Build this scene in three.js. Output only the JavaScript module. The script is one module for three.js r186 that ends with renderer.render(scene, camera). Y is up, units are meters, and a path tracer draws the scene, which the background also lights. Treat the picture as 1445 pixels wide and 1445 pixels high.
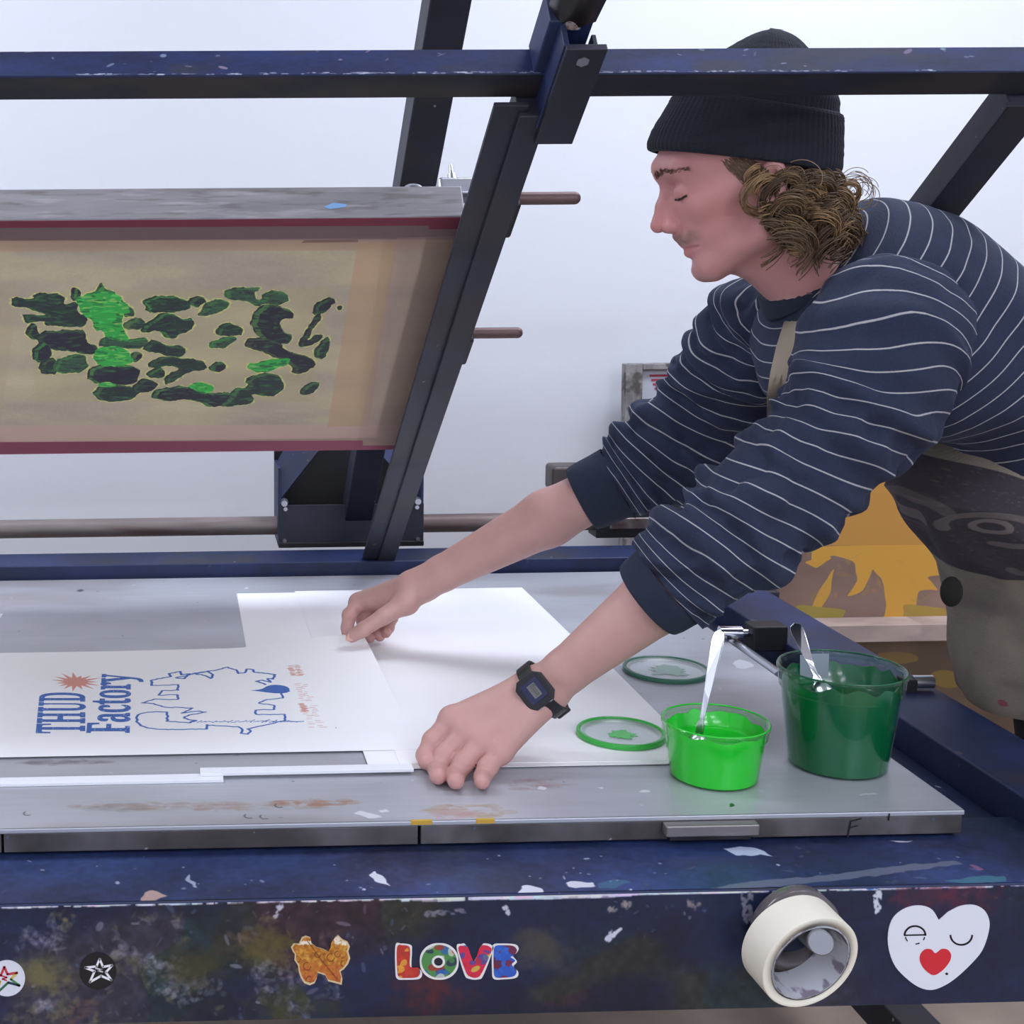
import * as THREE from 'three';
import { RoundedBoxGeometry } from 'three/addons/geometries/RoundedBoxGeometry.js';
import { mergeGeometries, mergeVertices } from 'three/addons/utils/BufferGeometryUtils.js';
import { RectAreaLightUniformsLib } from 'three/addons/lights/RectAreaLightUniformsLib.js';
import { FontLoader } from 'three/addons/loaders/FontLoader.js';
import { TextGeometry } from 'three/addons/geometries/TextGeometry.js';

// ------------------------------------------------------------------ camera, light, exposure
const scene = new THREE.Scene();
scene.background = new THREE.Color(0x20242c);
const FOCAL = 1950, PPX = 304, PPY = 603, SIZE = 1445;
const camera = new THREE.PerspectiveCamera(2 * Math.atan(SIZE / 2 / FOCAL) * 180 / Math.PI, 1, 0.05, 40);
camera.position.set(0, 1.40, 0);
camera.rotation.order = 'YXZ';
camera.rotation.set(-0.129, -0.0275, -0.0085);
camera.setViewOffset(SIZE, SIZE, SIZE / 2 - PPX, SIZE / 2 - PPY, SIZE, SIZE);
camera.updateMatrixWorld(true);
scene.add(camera);
const renderer = new THREE.WebGLRenderer({ antialias: true });
renderer.toneMapping = THREE.LinearToneMapping;
renderer.toneMappingExposure = 0.96;
renderer.shadowMap.enabled = true;
RectAreaLightUniformsLib.init();
// panel luminaires on the ceiling: [x, z, intensity]; each is a fitting with its own area light (built below)
const STRIPS = [[-1.4, -2.2, 14.5], [1.5, -2.2, 14.5], [-1.4, 0.3, 4.5], [1.5, 0.3, 7], [-1.4, 2.3, 9], [1.5, 2.3, 19], [-1.4, 4.4, 21], [1.5, 4.4, 31]];
const LAMP_COLOUR = new THREE.Color(0.82, 0.87, 1.0);

// ------------------------------------------------------------------ helpers
const V = (x, y, z) => new THREE.Vector3(x, y, z);
const ROT = new THREE.Matrix3().setFromMatrix4(camera.matrixWorld);
function ray(px, py) { return V((px - PPX) / FOCAL, -(py - PPY) / FOCAL, -1).applyMatrix3(ROT); }
const C0 = camera.position.clone();
function onPlane(px, py, point, normal) { const r = ray(px, py); return C0.clone().addScaledVector(r, point.clone().sub(C0).dot(normal) / r.dot(normal)); }
const onY = (px, py, y) => onPlane(px, py, V(0, y, 0), V(0, 1, 0));
const onZ = (px, py, z) => onPlane(px, py, V(0, 0, z), V(0, 0, 1));   // z is a world z (negative in front)
function project(p) { const q = p.clone().sub(C0).applyMatrix3(ROT.clone().transpose()); return [PPX - q.x / q.z * FOCAL, PPY + q.y / q.z * FOCAL]; }
function mulberry(a) { return () => { a |= 0; a = a + 0x6D2B79F5 | 0; let t = Math.imul(a ^ a >>> 15, 1 | a); t = t + Math.imul(t ^ t >>> 7, 61 | t) ^ t; return ((t ^ t >>> 14) >>> 0) / 4294967296; }; }
const clamp = (x, a = 0, b = 1) => Math.min(b, Math.max(a, x));
const smooth = (a, b, x) => { const t = clamp((x - a) / (b - a)); return t * t * (3 - 2 * t); };
const lerp = (a, b, t) => a + (b - a) * t;
function hash3(i, j, k) { let h = Math.imul(i, 374761393) + Math.imul(j, 668265263) + Math.imul(k, 1442695041) | 0; h = Math.imul(h ^ h >>> 13, 1274126177); return ((h ^ h >>> 16) >>> 0) / 4294967296; }
function vnoise(x, y, z = 0) {
  const i = Math.floor(x), j = Math.floor(y), k = Math.floor(z); let u = x - i, v = y - j, w = z - k;
  u = u * u * (3 - 2 * u); v = v * v * (3 - 2 * v); w = w * w * (3 - 2 * w);
  const L = lerp, h = hash3;
  return L(L(L(h(i, j, k), h(i + 1, j, k), u), L(h(i, j + 1, k), h(i + 1, j + 1, k), u), v), L(L(h(i, j, k + 1), h(i + 1, j, k + 1), u), L(h(i, j + 1, k + 1), h(i + 1, j + 1, k + 1), u), v), w);
}
function fbm(x, y, z = 0, o = 4) { let s = 0, a = 0.5; for (let i = 0; i < o; i++) { s += a * vnoise(x, y, z); x *= 2.03; y *= 2.03; z *= 2.03; a *= 0.5; } return s; }

const used = {};
function numbered(n) { const k = used[n] = (used[n] ?? -1) + 1; return k ? `${n}_${String(k).padStart(3, '0')}` : n; }
function mesh(name, geo, mat, parent = scene) { const m = new THREE.Mesh(geo, mat); m.name = parent === scene ? numbered(name) : name; m.castShadow = m.receiveShadow = true; parent.add(m); return m; }
function tag(o, label, category, group) { o.userData = { label, category }; if (group) o.userData.group = group; return o; }
function thing(name, label, category, pos = [0, 0, 0], group) { const g = new THREE.Group(); g.name = numbered(name); g.position.set(...pos); scene.add(g); return tag(g, label, category, group); }
function struct(name, geo, mat, parent = scene) { const m = mesh(name, geo, mat, parent); if (parent === scene) m.userData = { kind: 'structure' }; return m; }

// uv in metres by the dominant direction of each face
function boxUV(geo) {
  const g = geo.index ? geo.toNonIndexed() : geo, p = g.attributes.position, uv = new Float32Array(p.count * 2), a = V(), b = V(), c = V();
  for (let i = 0; i < p.count; i += 3) {
    a.fromBufferAttribute(p, i); b.fromBufferAttribute(p, i + 1); c.fromBufferAttribute(p, i + 2);
    const n = b.clone().sub(a).cross(c.clone().sub(a)), ax = Math.abs(n.x), ay = Math.abs(n.y), az = Math.abs(n.z);
    for (let k = 0; k < 3; k++) { const q = [a, b, c][k], t = ax > ay && ax > az ? [q.z, q.y] : ay > az ? [q.x, q.z] : [q.x, q.y]; uv[(i + k) * 2] = t[0]; uv[(i + k) * 2 + 1] = t[1]; }
  }
  g.setAttribute('uv', new THREE.BufferAttribute(uv, 2)); return g;
}
function box(x0, x1, y0, y1, z0, z1, r = 0.002, seg = 2) {
  const w = Math.abs(x1 - x0), h = Math.abs(y1 - y0), d = Math.abs(z1 - z0);
  const g = r > 0 ? new RoundedBoxGeometry(w, h, d, seg, Math.min(r, w * .45, h * .45, d * .45)) : new THREE.BoxGeometry(w, h, d);
  g.translate((x0 + x1) / 2, (y0 + y1) / 2, (z0 + z1) / 2); return boxUV(g);
}
function cyl(a, b, r, r2 = r, seg = 20, open = false) {   // cylinder from a to b
  const d = b.clone().sub(a), g = new THREE.CylinderGeometry(r2, r, d.length(), seg, 1, open);
  g.translate(0, d.length() / 2, 0); g.applyQuaternion(new THREE.Quaternion().setFromUnitVectors(V(0, 1, 0), d.clone().normalize())); g.translate(a.x, a.y, a.z); return g;
}
function strip(gs) { return mergeGeometries(gs.map((g) => { const q = g.index ? g.toNonIndexed() : g.clone(); for (const k of Object.keys(q.attributes)) if (!['position', 'normal', 'uv'].includes(k)) q.deleteAttribute(k); if (!q.attributes.uv) q.setAttribute('uv', new THREE.BufferAttribute(new Float32Array(q.attributes.position.count * 2), 2)); return q; })); }
function extrudeAt(shape, depth, bevel = 0, seg = 2) { return new THREE.ExtrudeGeometry(shape, { depth, bevelEnabled: bevel > 0, bevelThickness: bevel, bevelSize: bevel, bevelSegments: seg, curveSegments: 16 }); }

// ------------------------------------------------------------------ textures
function canvas(w, h) { const c = document.createElement('canvas'); c.width = w; c.height = h; return [c, c.getContext('2d')]; }
function colourTex(c, rep) { const t = new THREE.CanvasTexture(c); t.colorSpace = THREE.SRGBColorSpace; t.anisotropy = 8; if (rep) { t.wrapS = t.wrapT = THREE.RepeatWrapping; t.repeat.set(...rep); } return t; }
function dataTex(n, fn, rep, srgb) {   // fn(u,v) -> [r,g,b] 0..255, made to tile by wrapping the noise domain at the caller
  const d = new Uint8Array(n * n * 4);
  for (let y = 0; y < n; y++) for (let x = 0; x < n; x++) { const c = fn(x / n, y / n), i = (y * n + x) * 4; d[i] = c[0]; d[i + 1] = c[1]; d[i + 2] = c[2]; d[i + 3] = 255; }
  const t = new THREE.DataTexture(d, n, n); t.magFilter = THREE.LinearFilter; t.minFilter = THREE.LinearMipmapLinearFilter; t.generateMipmaps = true; t.wrapS = t.wrapT = THREE.RepeatWrapping; if (srgb) t.colorSpace = THREE.SRGBColorSpace; t.repeat.set(...rep); t.needsUpdate = true; return t;
}
function tileFbm(u, v, f, seed, o = 4) {   // tiling fbm
  const L = (uu, vv) => fbm(uu * f + seed, vv * f + seed * 1.7, seed, o);
  const a = smooth(0.75, 1, u), b = smooth(0.75, 1, v);
  return lerp(lerp(L(u, v), L(u - 1, v), a), lerp(L(u, v - 1), L(u - 1, v - 1), a), b);
}
function noiseFill(x, cw, ch, step, fn) {   // fill a canvas with a computed ground, worked out on a coarser grid
  const w = Math.ceil(cw / step), h = Math.ceil(ch / step), [c, y] = canvas(w, h), im = y.createImageData(w, h);
  for (let j = 0; j < h; j++) for (let i = 0; i < w; i++) { const q = fn(i * step, j * step), o = (j * w + i) * 4; for (let m = 0; m < 3; m++) im.data[o + m] = clamp(q[m], 0, 255); im.data[o + 3] = 255; }
  y.putImageData(im, 0, 0); x.drawImage(c, 0, 0, cw, ch);
}
const std = (o) => new THREE.MeshStandardMaterial(o);
const phy = (o) => new THREE.MeshPhysicalMaterial(o);

function paintTex(base, specks, seed, size = 0.6) {   // worn, ink-flecked paint
  const n = 512, [c, x] = canvas(n, n), R = mulberry(seed), img = x.createImageData(n, n);
  for (let j = 0; j < n; j++) for (let i = 0; i < n; i++) {
    const u = i / n, v = j / n, g = tileFbm(u, v, 7, seed + 3), f = tileFbm(u, v, 40, seed + 9, 2), k = 0.72 + 0.6 * (g - 0.2) + 0.18 * (f - 0.4), q = smooth(0.52, 0.68, tileFbm(u, v, 5, seed + 20)), o = (j * n + i) * 4;
    for (let m = 0; m < 3; m++) img.data[o + m] = clamp(lerp(base[m] * k, [52, 46, 44][m], q * 0.55), 0, 255);
    img.data[o + 3] = 255;
  }
  x.putImageData(img, 0, 0);
  for (let i = 0; i < specks; i++) { const px = R() * n, py = R() * n, r = 0.5 + R() * R() * 4; x.fillStyle = ['rgba(205,205,215,.8)', 'rgba(150,150,160,.6)', 'rgba(120,90,80,.6)', 'rgba(70,110,150,.7)'][Math.floor(R() * 4)]; x.beginPath(); x.ellipse(px, py, r * (0.6 + R()), r * (0.4 + R() * 0.6), R() * 3, 0, 7); x.fill(); }
  return colourTex(c, [1 / size, 1 / size]);
}
const M = {};
M.wall = std({ color: 0xe2e4e9, roughness: 0.92, bumpMap: dataTex(256, (u, v) => { const k = 255 * tileFbm(u, v, 24, 5, 3); return [k, k, k]; }, [2, 2]), bumpScale: 0.0006 });
M.ceiling = std({ color: 0xe9ebef, roughness: 0.95 });
M.floor = std({ color: 0xffffff, roughness: 0.7, map: dataTex(256, (u, v) => { const k = tileFbm(u, v, 10, 31); return [120 + 70 * k, 108 + 62 * k, 98 + 55 * k]; }, [0.7, 0.7], true) });
M.navy = std({ map: paintTex([32, 47, 92], 60, 11), roughness: 0.55 });
M.navyDark = std({ map: paintTex([38, 41, 57], 40, 12), roughness: 0.55 });
M.black = std({ color: 0x17171b, roughness: 0.5 });
M.steel = std({ map: dataTex(256, (u, v) => { const k = tileFbm(u, v * 0.5, 12, 41), r = smooth(0.5, 0.65, tileFbm(u, v, 6, 44)); return [lerp(150, 118, r) * (0.75 + 0.4 * k), lerp(145, 96, r) * (0.75 + 0.4 * k), lerp(146, 92, r) * (0.75 + 0.4 * k)]; }, [3, 3], true), roughness: 0.36, metalness: 0.75 });
M.chrome = std({ color: 0xd8dae0, roughness: 0.14, metalness: 1 });
M.brightSteel = std({ color: 0xb9bcc4, roughness: 0.3, metalness: 0.9 });
M.paper = std({ color: 0xfafafc, roughness: 0.9 });
M.paperEdge = std({ color: 0xeceef2, roughness: 0.95 });

// ------------------------------------------------------------------ the room
const WALL_Z = -3.2, CEIL = 3.0, RX0 = -3.4, RX1 = 3.2, RZ1 = 5.6;
struct('wall_back', box(RX0 - 0.15, RX1 + 0.15, 0, CEIL, WALL_Z - 0.15, WALL_Z, 0), M.wall);
struct('wall_front', box(RX0 - 0.15, RX1 + 0.15, 0, CEIL, RZ1, RZ1 + 0.15, 0), M.wall);
struct('wall_left', box(RX0 - 0.15, RX0, 0, CEIL, WALL_Z, RZ1, 0), M.wall);
struct('wall_right', box(RX1, RX1 + 0.15, 0, CEIL, WALL_Z, RZ1, 0), M.wall);
struct('floor', box(RX0 - 0.15, RX1 + 0.15, -0.12, 0, WALL_Z - 0.15, RZ1 + 0.15, 0), M.floor);
struct('ceiling', box(RX0 - 0.15, RX1 + 0.15, CEIL, CEIL + 0.12, WALL_Z - 0.15, RZ1 + 0.15, 0), M.ceiling);
{
  const glow = std({ color: 0xffffff, emissive: LAMP_COLOUR, emissiveIntensity: 1.0, roughness: 0.6 }), caseM = std({ color: 0xe4e6ea, roughness: 0.5 });
  for (const [x, z, I] of STRIPS) {
    const t = thing('ceiling_light', 'wide white fluorescent panel on the ceiling above the print room', 'lamp', [x, CEIL, z], 'ceiling panel lights');
    mesh('housing', box(-0.75, 0.75, -0.05, 0, -0.31, 0.31, 0.006), caseM, t);
    mesh('diffuser', box(-0.73, 0.73, -0.062, -0.05, -0.29, 0.29, 0.004), glow, t);
    const l = new THREE.RectAreaLight(LAMP_COLOUR, I, 1.46, 0.58); l.position.set(0, -0.066, 0); l.rotation.x = -Math.PI / 2; l.name = 'lamp_light'; l.castShadow = true; t.add(l);
  }
}
// ------------------------------------------------------------------ the printing table
const TOP = 0.79, PLATE = 0.027, RAILTOP = TOP - 0.031;
const cornerR = onY(1362, 1143, TOP), backEdge = onY(300, 815, TOP).z;
const TX0 = -0.95, TX1 = cornerR.x, TZ1 = cornerR.z, TZ0 = backEdge;
const table = thing('printing_table', 'long navy steel screen printing table with a bare grey aluminium top', 'table', [0, 0, 0]);
const RX = [TX0 - 0.15, TX1 + 0.30], FZ = onY(300, 1271, RAILTOP).z, FB = TZ1 - 0.05;   // front rail
function planeMap(o, ex, ey, wM, hM, cw, ch) {   // photo pixel -> canvas pixel on a real plane
  const n = ex.clone().cross(ey).normalize();
  return (px, py) => { const p = onPlane(px, py, o, n).sub(o); return [p.dot(ex) / wM * cw, p.dot(ey) / hM * ch]; };
}
function poly(x, pts) { x.beginPath(); pts.forEach(([a, b], i) => i ? x.lineTo(a, b) : x.moveTo(a, b)); x.closePath(); }
function blob(x, pts, jag = 0, R = Math.random) {   // closed smooth outline through the points
  const n = pts.length, P = pts.map(([a, b]) => [a + (R() - .5) * jag, b + (R() - .5) * jag]);
  x.beginPath(); x.moveTo((P[n - 1][0] + P[0][0]) / 2, (P[n - 1][1] + P[0][1]) / 2);
  for (let i = 0; i < n; i++) { const a = P[i], b = P[(i + 1) % n]; x.quadraticCurveTo(a[0], a[1], (a[0] + b[0]) / 2, (a[1] + b[1]) / 2); }
  x.closePath();
}
// front rail: top face then front face share one canvas, so that every splash sits at its own spot on the steel
const RAILH = 0.128, RLEN = RX[1] - RX[0];
function railFace(seed, wM, hM, map, grime, draw) {
  const cw = 2048, ch = Math.round(2048 * hM / wM), [c, x] = canvas(cw, ch), R = mulberry(seed);
  noiseFill(x, cw, ch, 2, (i, j) => {
    const u = i / cw * wM, v = j / cw * wM, g = fbm(u * 9, v * 14, seed), f = fbm(u * 160, v * 160, seed + 3, 2), q = smooth(0.46, 0.66, fbm(u * 6 + 3, v * 9, seed + 7)) * grime;
    const h = fbm(u * 4 + 9, v * 6, seed + 11, 3), tint = h < 0.40 ? [60, 36, 40] : h < 0.47 ? [58, 56, 40] : h < 0.54 ? [38, 56, 52] : [66, 60, 70], k = 0.62 + 0.75 * (g - 0.22) + 0.35 * (f - 0.35);
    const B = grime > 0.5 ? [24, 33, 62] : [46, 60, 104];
    return [0, 1, 2].map((m) => lerp(B[m] * k * 1.15, tint[m] * (0.6 + f), q * 0.8));
  });
  for (let i = 0; i < (grime > .5 ? 900 : 260); i++) { const px = R() * cw, py = R() * ch; if (fbm(px / 130, py / 90, seed + 50, 3) < 0.42) continue; const r = 0.6 + R() * R() * 3.5; x.fillStyle = [`rgba(170,165,180,${.15 + R() * .4})`, `rgba(120,110,130,${.2 + R() * .4})`, 'rgba(110,105,80,.4)', 'rgba(80,100,130,.5)'][Math.floor(R() * 4)]; x.beginPath(); x.ellipse(px, py, r * (0.6 + R() * 2), r * (0.4 + R() * .5), R() * 3, 0, 7); x.fill(); }
  draw(x, map, R, cw, ch);
  return colourTex(c);
}
function quad(o, ex, ey, w, h) {   // uv 0..1, v down along ey
  const g = new THREE.BufferGeometry(), p = [o, o.clone().addScaledVector(ex, w), o.clone().addScaledVector(ex, w).addScaledVector(ey, h), o.clone().addScaledVector(ey, h)];
  g.setAttribute('position', new THREE.Float32BufferAttribute(p.flatMap((q) => [q.x, q.y, q.z]), 3));
  g.setAttribute('uv', new THREE.Float32BufferAttribute([0, 1, 1, 1, 1, 0, 0, 0], 2));
  g.setIndex([0, 3, 2, 0, 2, 1]); g.computeVertexNormals(); return g;
}
const splash = (x, m, pts, col, R) => {   // ragged-edged spot of paint
  const q = pts.map((p) => m(...p)), out = []; q.forEach((a, i) => { const b = q[(i + 1) % q.length], n = Math.max(1, Math.round(Math.hypot(a[0] - b[0], a[1] - b[1]) / 4)); for (let k = 0; k < n; k++) { const X = lerp(a[0], b[0], k / n), Y = lerp(a[1], b[1], k / n); out.push([X + 9 * (fbm(X / 7, Y / 7, 3, 2) - .38), Y + 7 * (fbm(X / 6, Y / 6, 9, 2) - .38)]); } });
  blob(x, out, 1.5, R); x.fillStyle = col; x.fill();
};
{
  const oT = V(RX[0], RAILTOP, FB), wT = RLEN, hT = FZ - FB, mapT = planeMap(oT, V(1, 0, 0), V(0, 0, 1), wT, hT, 2048, Math.round(2048 * hT / wT));
  const texT = railFace(61, wT, hT, mapT, 0.35, (x, m, R) => {
    const w = 'rgb(214,216,228)';
    splash(x, m, [[522, 1236], [530, 1230], [545, 1240], [551, 1252], [540, 1250], [528, 1243]], w, R);
    splash(x, m, [[1024, 1199], [1035, 1196], [1062, 1197], [1078, 1202], [1092, 1210], [1075, 1207], [1058, 1209], [1040, 1209]], 'rgb(196,208,232)', R);
    splash(x, m, [[200, 1268], [205, 1262], [214, 1258], [225, 1262], [237, 1265], [222, 1272], [210, 1278], [198, 1276]], 'rgb(176,148,142)', R);
    splash(x, m, [[1000, 1256], [1060, 1246], [1150, 1238], [1260, 1224], [1345, 1216], [1358, 1221], [1270, 1233], [1160, 1247], [1060, 1256]], 'rgba(112,118,138,.85)', R);
    splash(x, m, [[846, 1250], [858, 1244], [880, 1243], [890, 1247], [870, 1255], [850, 1256]], 'rgba(66,108,140,.85)', R);
    splash(x, m, [[800, 1248], [815, 1246], [840, 1247], [842, 1253], [815, 1255], [802, 1253]], w, R);
    splash(x, m, [[262, 1240], [266, 1236], [274, 1248], [280, 1256], [272, 1254]], 'rgba(180,185,205,.8)', R);
    splash(x, m, [[730, 1262], [735, 1252], [750, 1250], [765, 1256], [770, 1262]], w, R);
    splash(x, m, [[1335, 1246], [1370, 1239], [1420, 1238], [1425, 1245], [1370, 1249]], 'rgba(70,125,140,.8)', R);
    splash(x, m, [[1365, 1222], [1375, 1222], [1392, 1229], [1380, 1230]], 'rgba(150,100,130,.8)', R);
    splash(x, m, [[1255, 1187], [1275, 1188], [1290, 1187], [1275, 1190]], w, R);
    for (let i = 0; i < 46; i++) { const a = 20 + R() * 1360, b = 1208 + R() * 55, [q, s] = m(a, b); x.fillStyle = `rgba(205,208,225,${0.4 + R() * .5})`; x.beginPath(); x.ellipse(q, s, .8 + R() * R() * 4, .6 + R() * 1.6, R() * 3, 0, 7); x.fill(); }
  });
  const oF = V(RX[0], RAILTOP, FZ), mapF = planeMap(oF, V(1, 0, 0), V(0, -1, 0), RLEN, RAILH, 2048, Math.round(2048 * RAILH / RLEN));
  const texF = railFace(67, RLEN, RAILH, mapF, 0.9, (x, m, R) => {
    const edge = (a, b) => { const [p, q] = m(a, 0), [s] = m(b, 0); return [p, s]; };
    // chipped bare edge along the top
    for (let i = 0; i < 260; i++) { const px = R() * 1445, [a] = m(px, 1260), L = 3 + R() * 18 * (px > 560 && px < 1000 ? 2 : 1); x.fillStyle = `rgba(${200 + R() * 40},${200 + R() * 40},${215 + R() * 30},${.5 + R() * .5})`; x.fillRect(a, 0, L * .7, .8 + R() * (px > 560 && px < 860 ? 3.5 : 1.2)); }
    const streak = (a, b, c, d, w, col) => { const p = m(a, b), q = m(c, d), L = Math.hypot(p[0] - q[0], p[1] - q[1]), n = Math.ceil(L * w / 5) + 6, ang = Math.atan2(q[1] - p[1], q[0] - p[0]); x.fillStyle = col; for (let i = 0; i < n; i++) { const t = R(), o = (R() - .5) * w * (1 - .4 * t); x.beginPath(); x.ellipse(lerp(p[0], q[0], t) - Math.sin(ang) * o, lerp(p[1], q[1], t) + Math.cos(ang) * o, .8 + R() * 2.6, .5 + R() * 1.2, ang + (R() - .5), 0, 7); x.fill(); } };
    streak(397, 1272, 388, 1292, 5, 'rgba(190,190,205,.85)'); streak(1238, 1250, 1238, 1285, 7, 'rgb(205,210,222)'); streak(1225, 1246, 1243, 1246, 9, 'rgb(52,108,180)'); streak(1256, 1247, 1270, 1246, 6, 'rgb(150,190,225)'); streak(1290, 1246, 1320, 1244, 5, w2());
    function w2() { return 'rgb(205,205,215)'; }
    streak(1055, 1258, 1055, 1300, 12, 'rgba(128,130,142,.75)'); streak(866, 1278, 862, 1284, 9, 'rgba(150,140,138,.55)'); streak(884, 1270, 882, 1280, 10, 'rgba(150,140,138,.55)'); streak(980, 1268, 976, 1278, 14, 'rgba(140,130,130,.5)');
    streak(858, 1324, 874, 1308, 5, 'rgb(205,205,220)'); streak(862, 1314, 858, 1326, 4, 'rgb(195,195,215)');
    streak(600, 1288, 655, 1283, 6, 'rgba(120,118,135,.6)'); streak(712, 1278, 718, 1288, 4, 'rgb(190,190,205)');
    for (let i = 0; i < 2600; i++) { const a = R() * 480, b = 1285 + R() * 160; if (fbm(a / 42, b / 34, 77, 3) < .44 + .1 * R()) continue; const p = m(a, b); x.fillStyle = ['rgba(150,135,165,.22)', 'rgba(165,160,170,.2)', 'rgba(122,114,80,.22)', 'rgba(112,84,72,.22)'][Math.floor(fbm(a / 60, b / 60, 99, 2) * 7) % 4]; x.beginPath(); x.ellipse(p[0], p[1], .6 + R() * 6, .5 + R() * 2.6, R() * 3, 0, 7); x.fill(); }
    for (const [cx, cy, rx, ry, col] of [[610, 1400, 48, 30, '92,34,36'], [420, 1420, 60, 26, '60,62,34'], [380, 1330, 26, 24, '86,80,40'], [760, 1335, 22, 16, '70,66,60'], [60, 1375, 28, 12, '110,104,70'], [1330, 1262, 70, 11, '96,36,52'], [270, 1365, 34, 20, '64,60,36']])
      for (let i = 0; i < 120; i++) { const t = R() * 6.3, r = Math.sqrt(R()), p = m(cx + Math.cos(t) * rx * r, cy + Math.sin(t) * ry * r); x.fillStyle = `rgba(${col},${.06 + R() * .16})`; x.beginPath(); x.ellipse(p[0] + (R() - .5) * 30, p[1] + (R() - .5) * 22, 2 + R() * 12, 1 + R() * 6, R() * 3, 0, 7); x.fill(); }
  });
  const mt = std({ map: texT, roughness: 0.38, metalness: 0.1 }), mf = std({ map: texF, roughness: 0.4, metalness: 0.1 });
  const rail = mesh('front_rail', box(RX[0], RX[1], RAILTOP - RAILH, RAILTOP, FB, FZ, 0.003), M.navy, table);
  mesh('painted_top_face', quad(V(RX[0], RAILTOP + 0.0004, FB), V(1, 0, 0), V(0, 0, 1), RLEN, FZ - FB - 0.0022), mt, rail);
  mesh('painted_front_face', quad(V(RX[0], RAILTOP - 0.0018, FZ + 0.0004), V(1, 0, 0), V(0, -1, 0), RLEN, RAILH - 0.003), mf, rail);
}
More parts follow.
